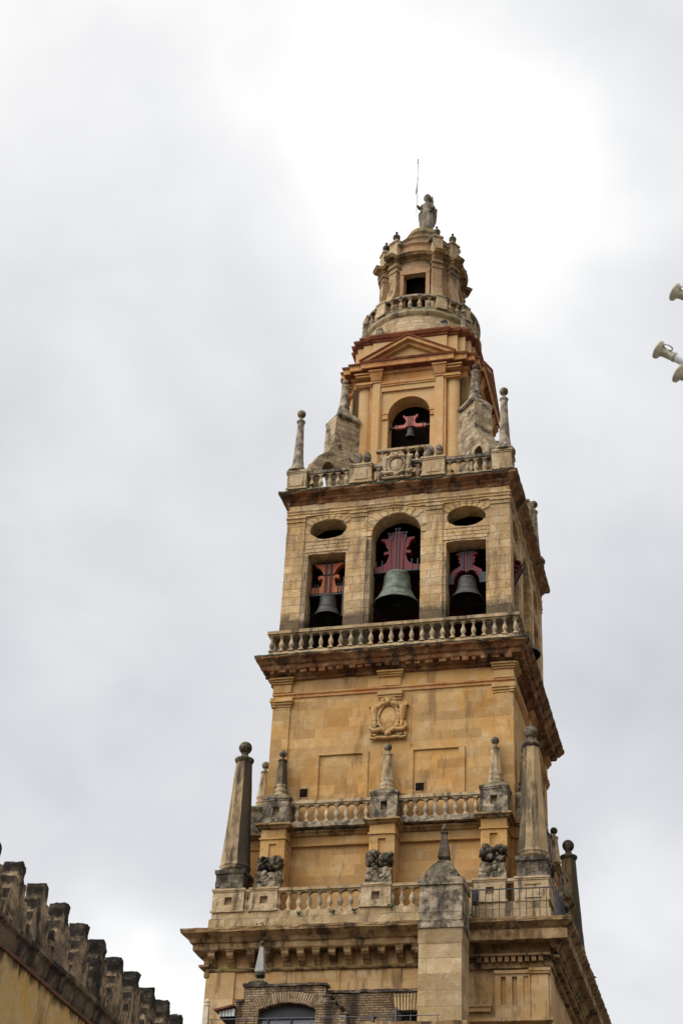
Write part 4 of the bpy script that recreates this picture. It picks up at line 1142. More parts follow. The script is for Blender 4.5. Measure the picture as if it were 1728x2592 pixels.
# ================================================================== bells
def bell(name, label, x, y, zc, zr, rt, rm, mat, k=0, yoke='red', tilt=0.0, group='bells hung in the tower'):
    """x,y,z of the face frame k; zc crown height, zr rim height"""
    base = rotz(k) @ Vector((x, y, zc))
    t = thing(name, label, 'bell', base, group)
    h = zc-zr
    m_ = MB()
    pr = [(0.01, 0.02), (rt*0.55, 0.02), (rt*0.88, -0.02*h), (rt, -0.08*h), (rt*1.03, -0.16*h), (rt*1.08, -0.35*h), (rt*1.16, -0.52*h), (rt*1.16+(rm-rt*1.16)*0.28, -0.70*h), (rt*1.16+(rm-rt*1.16)*0.62, -0.86*h), (rm*0.975, -0.965*h), (rm, -h)]
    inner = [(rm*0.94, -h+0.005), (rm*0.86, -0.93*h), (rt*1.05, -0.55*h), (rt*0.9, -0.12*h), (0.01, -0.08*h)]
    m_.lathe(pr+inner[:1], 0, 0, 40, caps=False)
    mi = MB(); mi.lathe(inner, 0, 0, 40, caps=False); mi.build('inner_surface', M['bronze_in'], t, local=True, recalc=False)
    for f in (0.10, 0.14, 0.60, 0.64, 0.88):
        # moulded wires round the bell
        for j in range(len(pr)-1):
            if pr[j][1] >= -f*h >= pr[j+1][1]:
                w = (-f*h-pr[j][1])/(pr[j+1][1]-pr[j][1]); r_ = pr[j][0]+(pr[j+1][0]-pr[j][0])*w
                m_.lathe([(r_-0.005, -f*h-0.018), (r_+0.014, -f*h), (r_-0.005, -f*h+0.018)], 0, 0, 40, caps=False)
                break
    bb = m_.build('bell_body', M[mat], t, local=True, recalc=False)
    m_ = MB()
    m_.tube([(0, 0, -0.1*h), (rm*0.06, 0, -0.95*h)], rt*0.05, 8); m_.ball(rm*0.06, 0, -0.97*h, rt*0.17, 12, 8)
    m_.build('clapper', M['iron'], t, local=True)
    m_ = MB()
    for a in (-0.35, 0, 0.35):
        m_.tube([(rt*a-0.04, 0, 0), (rt*a, -rt*0.2, rt*0.18), (rt*a+0.04, 0, rt*0.36)], rt*0.075, 6)
        m_.tube([(rt*a, rt*0.2, 0), (rt*a, rt*0.2, rt*0.36)], rt*0.07, 6)
    m_.build('crown', M[mat], t, local=True)
    t.rotation_euler = (0, 0, k*PI/2)
    if tilt: t.rotation_euler = (tilt, 0, k*PI/2)
    return t
def ypart(t, polys, mat, y0=-0.14, y1=0.14):
    m_ = MB()
    for P in polys: m_.panel(P, [], y0, y1)
    return m_.build('yoke', M[mat], t, local=True, rough=0.0)
def mir(P):
    """closed outline from its right half, bottom centre to top centre"""
    return P + [(-x, z) for x, z in P[::-1] if abs(x) > 1e-6]
def rods(t, L, r=0.022, y=-0.17, mat='iron_grey'):
    m_ = MB()
    for p in L: m_.tube([(a, y, b) for a, b in p], r, 6)
    return m_.build('iron_straps', M[mat], t, local=True)

# great bell
t = bell('great_bell', 'largest bell, green bronze under a tall crimson yoke, in the central front arch', -0.05, -4.30, 34.72, 33.12, 0.55, 1.03, 'bronze')
ypart(t, [mir([(0.0, 0.10), (1.08, 0.10), (1.10, 0.34), (0.85, 0.34), (0.62, 0.42), (0.48, 0.55), (0.40, 0.78), (0.36, 0.95), (0.42, 0.98), (0.58, 0.95), (0.62, 1.02), (0.56, 1.10), (0.42, 1.10), (0.40, 1.2), (0.50, 1.34), (0.54, 1.52), (0.60, 1.62), (0.76, 1.70), (0.74, 1.78), (0.45, 1.76), (0.36, 1.86), (0.34, 1.96), (0.20, 1.98), (0.14, 2.10), (0.0, 2.12)])], 'wood_red')
rods(t, [[(-0.07, 0.02), (-0.07, 2.28)], [(0.07, 0.02), (0.07, 2.28)], [(-0.26, 0.05), (-0.30, 1.6), (-0.38, 1.72), (-0.40, 2.06)], [(-0.30, 1.6), (-0.22, 1.72), (-0.22, 2.06)], [(0.26, 0.05), (0.30, 1.6), (0.38, 1.72), (0.40, 2.06)], [(0.30, 1.6), (0.22, 1.72), (0.22, 2.06)], [(-0.14, 2.22), (0.16, 2.22)], [(-0.45, 2.0), (-0.17, 2.0)], [(0.17, 2.0), (0.45, 2.0)], [(0.66, 0.1), (0.66, 0.62)], [(0.92, 0.1), (0.92, 0.6)], [(-0.66, 0.1), (-0.66, 0.62)], [(-0.92, 0.1), (-0.92, 0.6)]])
m_ = MB(); m_.box(-1.13, 1.13, -0.16, 0.16, 0.03, 0.10); m_.build('axle_beam', M['iron'], t, local=True)
# right bell
t = bell('hung_bell', 'mid-sized dark green bell under a crimson yoke with curved arms, right front opening', 3.02, -4.30, 34.20, 33.12, 0.38, 0.72, 'bronze_dark')
arm = [(0.12, 0.34), (0.34, 0.24), (0.50, 0.02), (0.56, -0.22), (0.74, -0.22), (0.74, 0.10), (0.62, 0.34), (0.44, 0.46), (0.28, 0.56), (0.27, 0.70), (0.36, 0.72), (0.30, 0.84), (0.38, 0.92), (0.30, 1.06), (0.46, 1.14), (0.46, 1.20), (0.0, 1.16)]
ypart(t, [mir([(0.0, 0.22)] + arm)], 'wood_red')
rods(t, [[(-0.2, 0.3), (-0.2, 1.2)], [(-0.13, 0.3), (-0.13, 1.2)], [(0.2, 0.3), (0.2, 1.2)], [(0.13, 0.3), (0.13, 1.2)], [(0, 0.2), (0, 1.2)], [(0.2, 0.36), (0.48, 0.2), (0.62, -0.2)], [(-0.2, 0.36), (-0.48, 0.2), (-0.62, -0.2)]])
m_ = MB(); m_.box(-0.86, -0.56, -0.15, 0.15, -0.32, 0.16); m_.build('axle_bearing', M['iron'], t, local=True)
m_ = MB(); m_.box(0.56, 0.86, -0.15, 0.15, -0.32, 0.16); m_.build('axle_bearing', M['iron'], t, local=True)
m_ = MB(); m_.box(-0.34, 0.34, -0.15, 0.15, 1.19, 1.26); m_.build('top_plate', M['iron'], t, local=True)
# left bell
t = bell('hung_bell', 'smaller dark bell under an orange hourglass yoke, left front opening', -3.10, -4.32, 33.92, 32.80, 0.34, 0.62, 'bronze_dark')
ypart(t, [mir([(0.0, 0.06), (0.84, 0.06), (0.84, 0.36), (0.40, 0.36), (0.32, 0.44), (0.28, 0.66), (0.26, 0.78), (0.34, 0.80), (0.46, 0.74), (0.48, 0.90), (0.40, 0.96), (0.20, 0.94), (0.26, 1.06), (0.34, 1.24), (0.50, 1.40), (0.66, 1.50), (0.64, 1.56), (0.0, 1.50)])], 'wood_orange')
rods(t, [[(-0.15, 0.05), (-0.15, 1.5)], [(-0.07, 0.05), (-0.07, 1.5)], [(0.07, 0.05), (0.07, 1.5)], [(0.15, 0.05), (0.15, 1.5)], [(-0.24, 0.97), (0.24, 0.97)], [(0.45, 0.05), (0.45, 0.5)], [(0.58, 0.05), (0.58, 0.5)], [(0.74, 0.05), (0.74, 0.42)], [(-0.45, 0.05), (-0.45, 0.5)], [(-0.58, 0.05), (-0.58, 0.5)], [(-0.74, 0.05), (-0.74, 0.42)]], mat='iron')
m_ = MB(); m_.box(-0.88, 0.88, -0.13, 0.13, -0.04, 0.05); m_.box(-0.4, 0.4, -0.12, 0.12, 1.51, 1.56)
m_.tube([(0.72, -0.2, 0.75), (0.72, -0.2, -1.2)], 0.05, 8); m_.build('axle_beam', M['iron'], t, local=True)
# small bell at the top
t = bell('small_bell', 'smallest bell, dark, under a salmon-pink yoke in the top arch of the tower', -0.02, -2.62, 43.74, 43.14, 0.145, 0.29, 'bronze_dark')
ypart(t, [mir([(0.0, 0.12), (0.18, 0.10), (0.28, 0.02), (0.74, 0.02), (0.74, 0.20), (0.32, 0.20), (0.24, 0.28), (0.20, 0.42), (0.26, 0.56), (0.36, 0.70), (0.34, 0.78), (0.24, 0.68), (0.0, 0.66)])], 'wood_pink', -0.07, 0.07)
rods(t, [[(-0.1, 0.05), (-0.1, 0.66)], [(0.1, 0.05), (0.1, 0.66)], [(0, 0.05), (0, 0.66)], [(0.62, 0.0), (0.62, 0.24)], [(-0.62, 0.0), (-0.62, 0.24)]], 0.018, -0.09, 'iron')
m_ = MB(); m_.box(-1.03, -0.7, -0.06, 0.06, 0.05, 0.15); m_.box(0.7, 1.06, -0.06, 0.06, 0.05, 0.15); m_.build('axle_beam', M['iron'], t, local=True)
# bells of the right-hand face
t = bell('side_bell', 'dark bell just showing beyond the parapet in the central arch of the right side', 0.0, -4.62, 33.7, 32.5, 0.40, 0.76, 'bronze_dark', k=1, tilt=R(-8))
ypart(t, [mir([(0.0, 0.10), (1.05, 0.10), (1.05, 0.34), (0.5, 0.45), (0.36, 0.95), (0.5, 1.3), (0.6, 1.6), (0.0, 1.9)])], 'wood_red')
m_ = MB(); m_.box(-1.1, 1.1, -0.14, 0.14, 0.02, 0.10); m_.build('axle_beam', M['iron'], t, local=True)
t = bell('side_bell', 'bell under a red yoke tipped outwards in the nearest opening of the right side', -3.08, -4.55, 34.3, 33.2, 0.36, 0.66, 'bronze_dark', k=1, tilt=R(28))
ypart(t, [mir([(0.0, 0.22)] + arm)], 'wood_red')
rods(t, [[(-0.2, 0.3), (-0.2, 1.3)], [(0.2, 0.3), (0.2, 1.3)], [(0.5, 0.2), (0.62, -0.2)], [(-0.5, 0.2), (-0.62, -0.2)]], 0.03, -0.18, 'iron')
m_ = MB(); m_.box(-0.86, -0.56, -0.15, 0.15, -0.3, 0.16); m_.box(0.56, 0.86, -0.15, 0.15, -0.3, 0.16); m_.build('axle_beam', M['iron'], t, local=True)

# ================================================================== statue on the dome
ST_ = thing('statue', 'weathered grey stone winged saint statue standing on top of the tower dome', 'statue', (LX+0.12, 0, 58.7))
def loft(mb_, rows, n=28, fold=0.0, nf=9, cx=0, cy=0):
    vs, fs = [], []
    for j, (z, rx, ry, ox, oy, fo) in enumerate(rows):
        for i in range(n):
            a = 2*PI*i/n
            k_ = 1 + fo*math.sin(nf*a + z*1.3)
            vs.append((cx+ox+rx*k_*math.cos(a), cy+oy+ry*k_*math.sin(a), z))
    for j in range(len(rows)-1):
        for i in range(n): fs.append((j*n+i, j*n+(i+1) % n, (j+1)*n+(i+1) % n, (j+1)*n+i))
    mb_.add(vs, fs, True); mb_.add(vs[:n], [tuple(range(n))[::-1]]); mb_.add(vs[-n:], [tuple(range(n))])
sx0, sz0 = LX+0.12, 58.7
m_ = MB(); m_.lathe([(0.42, sz0), (0.42, sz0+0.14), (0.36, sz0+0.2)], sx0, 0, 16); m_.build('base', M['statue'], ST_, rough=0.01, maxlen=0.2)
m_ = MB()
STROWS = [(sz0+0.18, 0.34, 0.26, 0, 0, 0.10), (sz0+0.6, 0.36, 0.28, 0, 0, 0.10), (sz0+1.1, 0.36, 0.27, 0.0, -0.02, 0.09), (sz0+1.38, 0.31, 0.24, 0, -0.02, 0.06), (sz0+1.52, 0.27, 0.20, 0.02, 0, 0.02), (sz0+1.80, 0.31, 0.21, 0.03, 0, 0.02), (sz0+2.02, 0.30, 0.18, 0.03, 0, 0.0), (sz0+2.12, 0.17, 0.13, 0.03, 0, 0), (sz0+2.2, 0.10, 0.10, 0.03, -0.02, 0), (sz0+2.28, 0.10, 0.11, 0.03, -0.02, 0), (sz0+2.38, 0.15, 0.17, 0.03, -0.03, 0), (sz0+2.52, 0.175, 0.19, 0.03, -0.03, 0), (sz0+2.64, 0.15, 0.17, 0.03, -0.02, 0), (sz0+2.73, 0.07, 0.08, 0.03, -0.02, 0)]
loft(m_, [(z_, rx_*0.98, ry_*1.0, ox_, oy_, fo_*1.6) for z_, rx_, ry_, ox_, oy_, fo_ in STROWS], cx=sx0, nf=7)
# arms: right hand holds the banner staff, left hand rests at the belt; nose and brow
m_.tube([(sx0-0.22, 0, sz0+2.0), (sx0-0.40, -0.10, sz0+1.72), (sx0-0.44, -0.30, sz0+1.80)], [0.10, 0.085, 0.06], 8)
m_.tube([(sx0+0.28, 0, sz0+2.0), (sx0+0.42, -0.10, sz0+1.66), (sx0+0.24, -0.30, sz0+1.50)], [0.10, 0.09, 0.06], 8)
m_.tube([(sx0+0.03, -0.21, sz0+2.55), (sx0+0.03, -0.25, sz0+2.48), (sx0+0.03, -0.21, sz0+2.46)], 0.025, 6)
m_.build('body', M['statue'], ST_, rough=0.012, maxlen=0.15, freq=6)
m_ = MB()
m_.lathe([(0.19, sz0+2.42), (0.215, sz0+2.52), (0.20, sz0+2.66), (0.13, sz0+2.76), (0.02, sz0+2.79)], sx0+0.03, 0.03, 14)
m_.build('hair', M['statue'], ST_, rough=0.02, maxlen=0.1, freq=9)
for s_ in (-1, 1):
    m_ = MB()
    w = [(0.05, 1.35), (0.30, 0.75), (0.46, 0.95), (0.52, 1.35), (0.50, 1.62), (0.42, 1.70), (0.42, 2.08), (0.30, 2.12), (0.22, 2.22), (0.05, 2.1)]
    if s_ > 0: w = [(0.05, 1.3), (0.34, 0.5), (0.46, 0.8), (0.50, 1.3), (0.52, 1.78), (0.42, 1.84), (0.32, 1.9), (0.30, 2.5), (0.27, 2.80), (0.20, 2.74), (0.0, 2.70), (-0.16, 2.70), (-0.14, 2.3), (0.05, 2.0)]
    m_.panel([(sx0+0.02+s_*x, sz0+z) for x, z in w], [], 0.16, 0.28)
    m_.build('wing', M['statue'], ST_, rough=0.02, maxlen=0.12, freq=7)
m_ = MB(); m_.box(sx0-0.30, sx0+0.34, -0.24, 0.2, sz0+1.34, sz0+1.46)
m_.build('cloak_fold', M['statue'], ST_, rough=0.04, maxlen=0.1, freq=7)
m_ = MB()
m_.tube([(sx0-0.49, -0.32, sz0+1.2), (sx0-0.47, -0.32, sz0+5.2)], 0.018, 6)
m_.box(sx0-0.53, sx0-0.44, -0.34, -0.30, sz0+5.0, sz0+5.06)
m_.panel([(sx0-0.58, sz0+2.5), (sx0-0.48, sz0+2.9), (sx0-0.44, sz0+3.9), (sx0-0.46, sz0+3.95), (sx0-0.50, sz0+3.4), (sx0-0.56, sz0+2.9)], [], -0.335, -0.305)
m_.ball(sx0-0.47, -0.32, sz0+5.24, 0.05, 8, 6)
m_.build('banner_staff', M['banner'], ST_)

# ================================================================== stone pier in front
P_ = thing('stone_pier', 'square stone pier with grey lichened head and small dark obelisk, in front of the tower', 'pier', (2.9, -8.0, 11.2))
m_ = MB()
m_.box(2.12, 3.64, -8.70, -7.33, 11.2, 17.50)
m_.build('shaft', M['pier'], P_, rough=0.012, maxlen=0.5)
m_ = MB()
for i in range(16):
    m_.box(2.12-0.012-abs(jit(0.02)), 3.64+0.01+abs(jit(0.015)), -8.72, -7.33, 17.0+i*0.034, 17.0+i*0.034+0.022)
m_.build('tile_courses', M['pier'], P_, rough=0.01, maxlen=0.3)
m_ = MB()
m_.box(2.08, 3.70, -8.76, -7.28, 17.53, 17.75)
m_.box(2.13, 3.64, -8.70, -7.33, 17.75, 17.80)
m_.box(2.12, 3.65, -8.72, -7.32, 17.80, 19.08); m_.box(2.06, 3.70, -8.78, -7.26, 19.08, 19.34)
m_.box(2.10, 3.67, -8.73, -7.31, 18.1, 18.14)
hd = m_.build('head', M['grey'], P_, rough=0.022, maxlen=0.25)
cx, cy = 2.86, -8.0
m_ = MB()
m_.frus(cx, cy, 19.34, 19.62, 0.62, 0.58); m_.frus(cx, cy, 19.62, 19.72, 0.56, 0.52); m_.frus(cx, cy, 19.72, 20.06, 0.50, 0.28); m_.frus(cx, cy, 20.06, 20.16, 0.24, 0.22)
m_.build('stepped_cap', M['dark'], P_, rough=0.035, maxlen=0.15)
m_ = MB()
m_.lathe([(0.12, 20.14), (0.18, 20.20), (0.12, 20.28)], cx, cy, 12)
m_.frus(cx, cy, 20.26, 20.32, 0.17, 0.22); m_.frus(cx, cy, 20.32, 21.26, 0.205, 0.085)
m_.frus(cx, cy, 21.26, 21.32, 0.12, 0.12)
m_.lathe([(0.06, 21.32), (0.09, 21.4), (0.10, 21.47), (0.05, 21.55), (0.07, 21.6), (0.02, 21.64)], cx, cy, 10)
m_.build('pinnacle', M['black'], P_, rough=0.006, maxlen=0.2)

# ================================================================== low building in front with brick fronts
H_ = thing('gate_house', 'old brick house front with arched window and stepped gable below the tower', 'house', (-1.0, -8.5, GZ))
m_ = MB(); m_.box(-5.6, 3.9, -10.3, -6.6, GZ, 11.2); m_.build('house_wall', M['stucco'], H_)
m_ = MB(); m_.box(-5.75, 4.05, -10.45, -6.6, 11.2, 11.34); m_.build('roof', M['tile'], H_)
fr = [(-4.41, 11.34), (-4.41, 15.22), (-4.14, 15.22), (-4.14, 15.74), (-1.20, 15.66), (-1.20, 15.36), (-1.0, 15.34), (-1.0, 15.16), (-0.82, 15.14), (-0.82, 14.94), (-0.62, 14.92), (-0.62, 14.74), (-0.42, 14.72), (-0.42, 11.34)]
seg = [(-3.58+2.06*i/14, 14.90+0.22*math.sin(PI*i/14)) for i in range(15)]
hole = [(-3.58, 12.6), (-1.52, 12.6)] + seg[::-1]
m_ = MB(); m_.panel(fr[::-1] if False else fr, [hole], -8.5, -8.1)
m_.build('arched_front', M['brick'], H_, rough=0.035, maxlen=0.35)
m_ = MB()
x = -4.2
for a, b, z in ((-4.20, -3.4, 15.74), (-4.14, -1.14, 15.70)):
    m_.box(a, b, -8.56, -8.05, z, z+0.09)
m_.box(-1.26, -0.95, -8.53, -8.1, 15.30, 15.38); m_.box(-1.0, -0.78, -8.53, -8.1, 15.10, 15.17); m_.box(-0.84, -0.58, -8.53, -8.1, 14.90, 14.97); m_.box(-0.64, -0.38, -8.53, -8.1, 14.70, 14.77)
m_.box(-4.46, -4.12, -8.54, -8.1, 15.18, 15.26)
m_.build('coping', M['dark'], H_, rough=0.03, maxlen=0.2)
m_ = MB()
random.seed(3)
for i in range(26):
    f0 = i/26; a0 = -3.62+2.14*f0; a1 = a0+2.14/26-0.022
    cxm = -2.55
    tilt_ = lambda x: (x-cxm)*0.22
    zb = 14.92+0.22*math.sin(PI*f0)
    m_.panel([(a0, zb), (a1, zb), (a1+tilt_(a1), zb+0.36+jit(0.02)), (a0+tilt_(a0), zb+0.36)], [], -8.525+jit(0.01), -8.48)
m_.build('brick_arch', M['brick_v'] if 'brick_v' in M else M['pier'], H_)
m_ = MB(); m_.panel(hole, [], -8.22, -8.18); w_ = m_.build('window', M['glass'], H_)
m_ = MB()
m_.box(-3.58, -1.52, -8.30, -8.20, 14.62, 14.70); m_.box(-2.46, -2.41, -8.30, -8.22, 12.6, 14.62)
m_.box(-3.30, -3.24, -8.30, -8.22, 12.6, 14.62)
m_.panel([(-3.58, 14.70)] + [(-1.52, 14.70)] + seg[::-1], [], -8.26, -8.24)
m_.build('frame', M['iron'], w_)
m_ = MB()
hole2 = [(1.34, 14.0), (2.2, 14.0), (2.2, 14.90), (1.34, 14.90)]
m_.panel([(-1.25, 11.34), (2.13, 11.34), (2.13, 15.60), (-1.25, 15.50)], [[(1.36, 14.0), (2.08, 14.0), (2.08, 14.90), (1.36, 14.90)], [(0.42, 13.9), (0.56, 13.9), (0.56, 14.72), (0.42, 14.72)]], -8.0, -7.7)
m_.build('back_front', M['brick'], H_, rough=0.018, maxlen=0.35)
m_ = MB(); m_.box(-1.25, 2.12, -8.04, -7.7, 15.56, 15.66); m_.build('coping', M['dark'], H_, rough=0.03, maxlen=0.2)
m_ = MB()
for i in range(9):
    a0 = 1.18+i*0.105
    m_.panel([(a0+(i-5)*0.0, 14.92), (a0+0.075, 14.92), (a0+0.075+(i-4)*0.012, 15.48+jit(0.03)), (a0+(i-4)*0.012, 15.48)], [], -8.02+jit(0.01), -7.98)
m_.build('brick_arch', M['pier'], H_)
m_ = MB(); m_.box(1.36, 2.08, -7.82, -7.78, 13.9, 14.90); w_ = m_.build('window', M['void'], H_)
m_ = MB(); m_.box(1.36, 1.40, -7.9, -7.82, 13.9, 14.9); m_.box(1.70, 1.73, -7.9, -7.82, 13.9, 14.9); m_.box(1.36, 2.08, -7.9, -7.82, 14.86, 14.9); m_.build('frame', M['iron_grey'], w_)
m_ = MB(); m_.box(1.20, 1.27, -8.12, -8.0, 13.9, 15.0); m_.box(0.38, 0.46, -8.1, -8.0, 13.9, 14.72); m_.build('shutter', M['iron_grey'], H_)
m_ = MB(); m_.box(0.2, 3.9, -9.0, -8.72, 14.0, 14.26); m_.build('ledge', M['cornice_low'], H_, rough=0.03, maxlen=0.3)
m_ = MB(); m_.box(0.2, 3.9, -8.98, -8.72, 11.3, 14.0); m_.build('parapet', M['pier'], H_)
m_ = MB(); m_.box(-0.42, 2.13, -8.1, -7.7, 11.3, 12.0); m_.build('wall_foot', M['brick'], H_)
# obelisk on the brick turret
t = thing('roof_obelisk', 'slender grey obelisk on the left corner of the brick gable', 'obelisk', (-3.68, -8.3, 15.83))
m_ = MB()
m_.frus(-3.68, -8.3, 15.80, 15.90, 0.38, 0.32, 0.24, 0.22); m_.frus(-3.68, -8.3, 15.90, 16.02, 0.24, 0.14)
m_.lathe([(0.10, 16.02), (0.12, 16.08), (0.19, 16.14), (0.19, 16.19), (0.09, 16.28)], -3.68, -8.3, 12)
m_.build('base', M['dark'], t, rough=0.02, maxlen=0.15)
m_ = MB(); m_.frus(-3.68, -8.3, 16.26, 16.30, 0.15, 0.165); m_.frus(-3.68, -8.3, 16.30, 17.18, 0.16, 0.065); m_.build('shaft', M['greyl'], t)
m_ = MB(); m_.lathe([(0.075, 17.18), (0.095, 17.22), (0.04, 17.25)], -3.68, -8.3, 10); m_.ball(-3.68, -8.3, 17.33, 0.085, 10, 8); m_.build('ball_finial', M['dark'], t)
# canopy at the left
t = thing('window_canopy', 'small tiled canopy with white striped side left of the brick gable', 'canopy', (-4.75, -8.4, 14.4))
m_ = MB(); m_.panel([(-5.16, 14.90), (-4.42, 15.06), (-4.42, 15.0), (-5.12, 14.84)], [], -8.75, -8.1); m_.build('tiled_roof', M['tile'], t, rough=0.01, maxlen=0.2)
m_ = MB()
for i in range(5): m_.box(-4.98+i*0.115, -4.89+i*0.115, -8.6, -8.2, 14.68, 14.86+i*0.02)
m_.build('striped_side', M['white'], t)
m_ = MB(); m_.panel([(-4.98, 14.66), (-4.42, 14.68), (-4.42, 14.2), (-4.6, 14.3)], [], -8.55, -8.2); m_.build('bracket', M['void'], t)
# cream post with a ball, railing wire and its posts
t = thing('ball_post', 'cream stone post with rounded ball top at the lower left of the tower', 'post', (-4.89, -10.2, 11.34))
m_ = MB(); m_.frus(-4.89, -10.2, 11.34, 14.56, 0.14, 0.085); m_.lathe([(0.09, 14.56), (0.12, 14.60), (0.12, 14.64), (0.05, 14.67)], -4.89, -10.2, 12); m_.build('post_shaft', M['cream'], t)
m_ = MB(); m_.ball(-4.89, -10.2, 14.74, 0.09, 12, 8); m_.build('ball_finial', M['cream'], t)
t = thing('wire_fence', 'thin grey wire handrail on slim posts crossing in front of the brick house', 'handrail', (-1.0, -10.1, 11.34))
m_ = MB(); m_.tube([(-4.78, -10.1, 14.16), (3.2, -10.1, 14.15)], 0.014, 6)
m_.tube([(-4.78, -10.1, 13.7), (3.2, -10.1, 13.69)], 0.012, 6); m_.build('wire', M['iron_grey'], t)
for x in (-4.7, -3.62, -2.45, -1.2, 0.0, 1.4, 3.1):
    m_ = MB(); m_.tube([(x, -10.1, 11.34), (x, -10.1, 14.16)], 0.013, 6); m_.build('slim_post', M['iron_grey'], t)

# ================================================================== iron railing on the cornice
t = thing('iron_railing', 'dark iron railing with thin vertical bars along the ledge right of the pier', 'railing', (5.1, -7.05, 18.28))
m_ = MB(); m_.box(3.5, 6.72, -7.075, -7.045, 19.40, 19.44); m_.box(3.5, 6.72, -7.075, -7.045, 18.34, 18.37); m_.build('rail', M['iron'], t)
m_ = MB(); m_.box(6.70, 6.73, -7.06, -2.6, 19.40, 19.44); m_.box(6.70, 6.73, -7.06, -2.6, 18.34, 18.37); m_.build('rail', M['iron'], t)
bar = MB(); bar.box(-0.013, 0.013, -0.013, 0.013, 0, 1.13)
b0 = bar.build('bar', M['iron'], t, origin=(0, 0, 0)); b0.location = Vector((3.71, -7.06, 18.28)) - WPOS[t.name]
pos_ = [(x, -7.06) for x in (3.95, 4.2, 4.45, 4.7, 4.94, 5.18, 5.43, 5.67, 5.91, 6.15, 6.39, 6.68)] + [(6.715, -6.85+0.2*i) for i in range(22)]
for x, y in pos_:
    c = b0.copy(); COL.objects.link(c); c.parent = t; c.location = Vector((x, y, 18.28)) - WPOS[t.name]

t = thing('ledge_lamp', 'small dark floodlight standing behind the left end of the iron railing', 'lamp', (3.75, -6.75, 18.3))
m_ = MB(); m_.box(3.66, 3.86, -6.82, -6.62, 19.0, 19.50); m_.box(3.70, 3.83, -6.86, -6.82, 19.05, 19.45); m_.build('lamp_head', M['iron'], t)
m_ = MB(); m_.tube([(3.78, -6.72, 18.36), (3.78, -6.72, 19.0)], 0.03, 8); m_.box(3.66, 3.92, -6.85, -6.6, 18.3, 18.42); m_.build('lamp_post', M['iron'], t)

# pigeon on the cornice
bp = Vector((7.16, 0.68, 18.29))
m_ = MB(Matrix.Translation(bp) @ Matrix.Rotation(R(20), 4, 'Z'))
m_.tube([(0, -0.17, 0.13), (0, -0.12, 0.14), (0, -0.02, 0.15), (0, 0.08, 0.18), (0, 0.13, 0.24), (0, 0.15, 0.30), (0, 0.18, 0.32), (0, 0.21, 0.31)], [0.02, 0.05, 0.085, 0.08, 0.05, 0.04, 0.035, 0.008], 10)
m_.tube([(0, -0.10, 0.14), (0, -0.32, 0.10)], [0.05, 0.03], 6)
for s_ in (-1, 1):
    m_.tube([(s_*0.03, 0.0, 0.1), (s_*0.03, 0.01, 0.0)], 0.01, 5)
    m_.tube([(s_*0.07, 0.06, 0.19), (s_*0.09, -0.05, 0.17), (s_*0.04, -0.26, 0.13)], [0.03, 0.04, 0.012], 6)
tag(m_.build('pigeon', M['bird'], None), 'grey pigeon perched on the edge of the lower right cornice', 'bird')

# weeds in the joints
random.seed(21)
def weed(x, y, z, s, label):
    m_ = MB()
    for i in range(26):
        a = random.uniform(0, 2*PI); r = random.uniform(0, s); h = random.uniform(0.1, 1.0)*s
        p = Vector((x+r*math.cos(a), y-abs(jit(0.08)), z+h-0.2*s+jit(0.03)))
        d = Vector((jit(1), -random.uniform(0.2, 1), jit(1))).normalized(); e = d.cross(Vector((jit(1), jit(1), 1))).normalized()
        l = random.uniform(0.04, 0.09)
        m_.add([p-e*l*0.5, p+d*l-Vector((0, 0, 0.02)), p+e*l*0.5, p-d*l*0.4], [(0, 1, 2, 3)])
    for i in range(4):
        m_.tube([(x, y+0.05, z-0.05), (x+jit(s), y-0.04, z+random.uniform(0.2, 1)*s)], 0.006, 4)
    tag(m_.build('weed', M['leaf'], None, recalc=False), label, 'plant', 'weeds rooted in the stonework')
weed(-2.9, -6.44, 18.98, 0.13, 'small green weed rooted below the third baluster of the lower balustrade')
weed(-1.62, -6.44, 18.98, 0.11, 'tiny weed on the plinth left of the middle pedestal')
weed(-0.8, -6.44, 19.02, 0.10, 'tiny weed just below the middle pedestal corner')
weed(0.62, -6.46, 19.08, 0.17, 'leafy weed at the foot of the balusters right of the middle pedestal')
weed(1.60, -6.46, 19.18, 0.26, 'tallest dark weed growing against the left edge of the stone pier')
weed(-4.3, -6.55, 18.48, 0.24, 'grassy tuft on the lower cornice under the second pedestal')
weed(-5.2, -6.55, 18.44, 0.14, 'small tuft at the left end of the lower cornice')
weed(-3.95, -5.08, 39.26, 0.14, 'weed at the foot of the upper balustrade near the left corner')
weed(-1.0, -5.12, 39.1, 0.10, 'small weed left of the carved shield on the upper balustrade')
weed(2.5, -5.08, 39.26, 0.10, 'weed below the upper balustrade right of the shield')
weed(3.72, -6.75, 18.5, 0.14, 'weed behind the left end of the iron railing')

# ================================================================== crenellated wall at the left
wd = Vector((-0.06494, 0.99789, 0)).normalized(); wn_ = Vector((wd.y, -wd.x, 0))   # along / outwards (towards +x)
W0 = Vector((0.24737, -36.22435, 0))
WM = Matrix(((wd.x, wn_.x, 0, W0.x), (wd.y, wn_.y, 0, W0.y), (0, 0, 1, 0), (0, 0, 0, 1)))   # local x along, y outwards
C_ = thing('crenellated_wall', 'long yellow plastered wall topped by blackened stepped merlons, lower left', 'wall', W0+wd*8+Vector((0, 0, GZ)))
m_ = MB(WM); m_.box(-9, 27, -1.2, -0.18, GZ, 8.55); m_.build('wall_face', M['wallplaster'], C_, rough=0.012, maxlen=0.9)
m_ = MB(WM); m_.box(-9, 27, -1.25, -0.13, 8.50, 8.57); m_.build('tile_course', M['tile'], C_, rough=0.015, maxlen=0.3)
m_ = MB(WM)
prof = [(-1.2, 8.57), (-0.16, 8.57), (-0.12, 8.65), (-0.07, 8.84), (0.0, 8.90), (0.0, 8.99), (-0.34, 9.05), (-1.2, 9.05)]
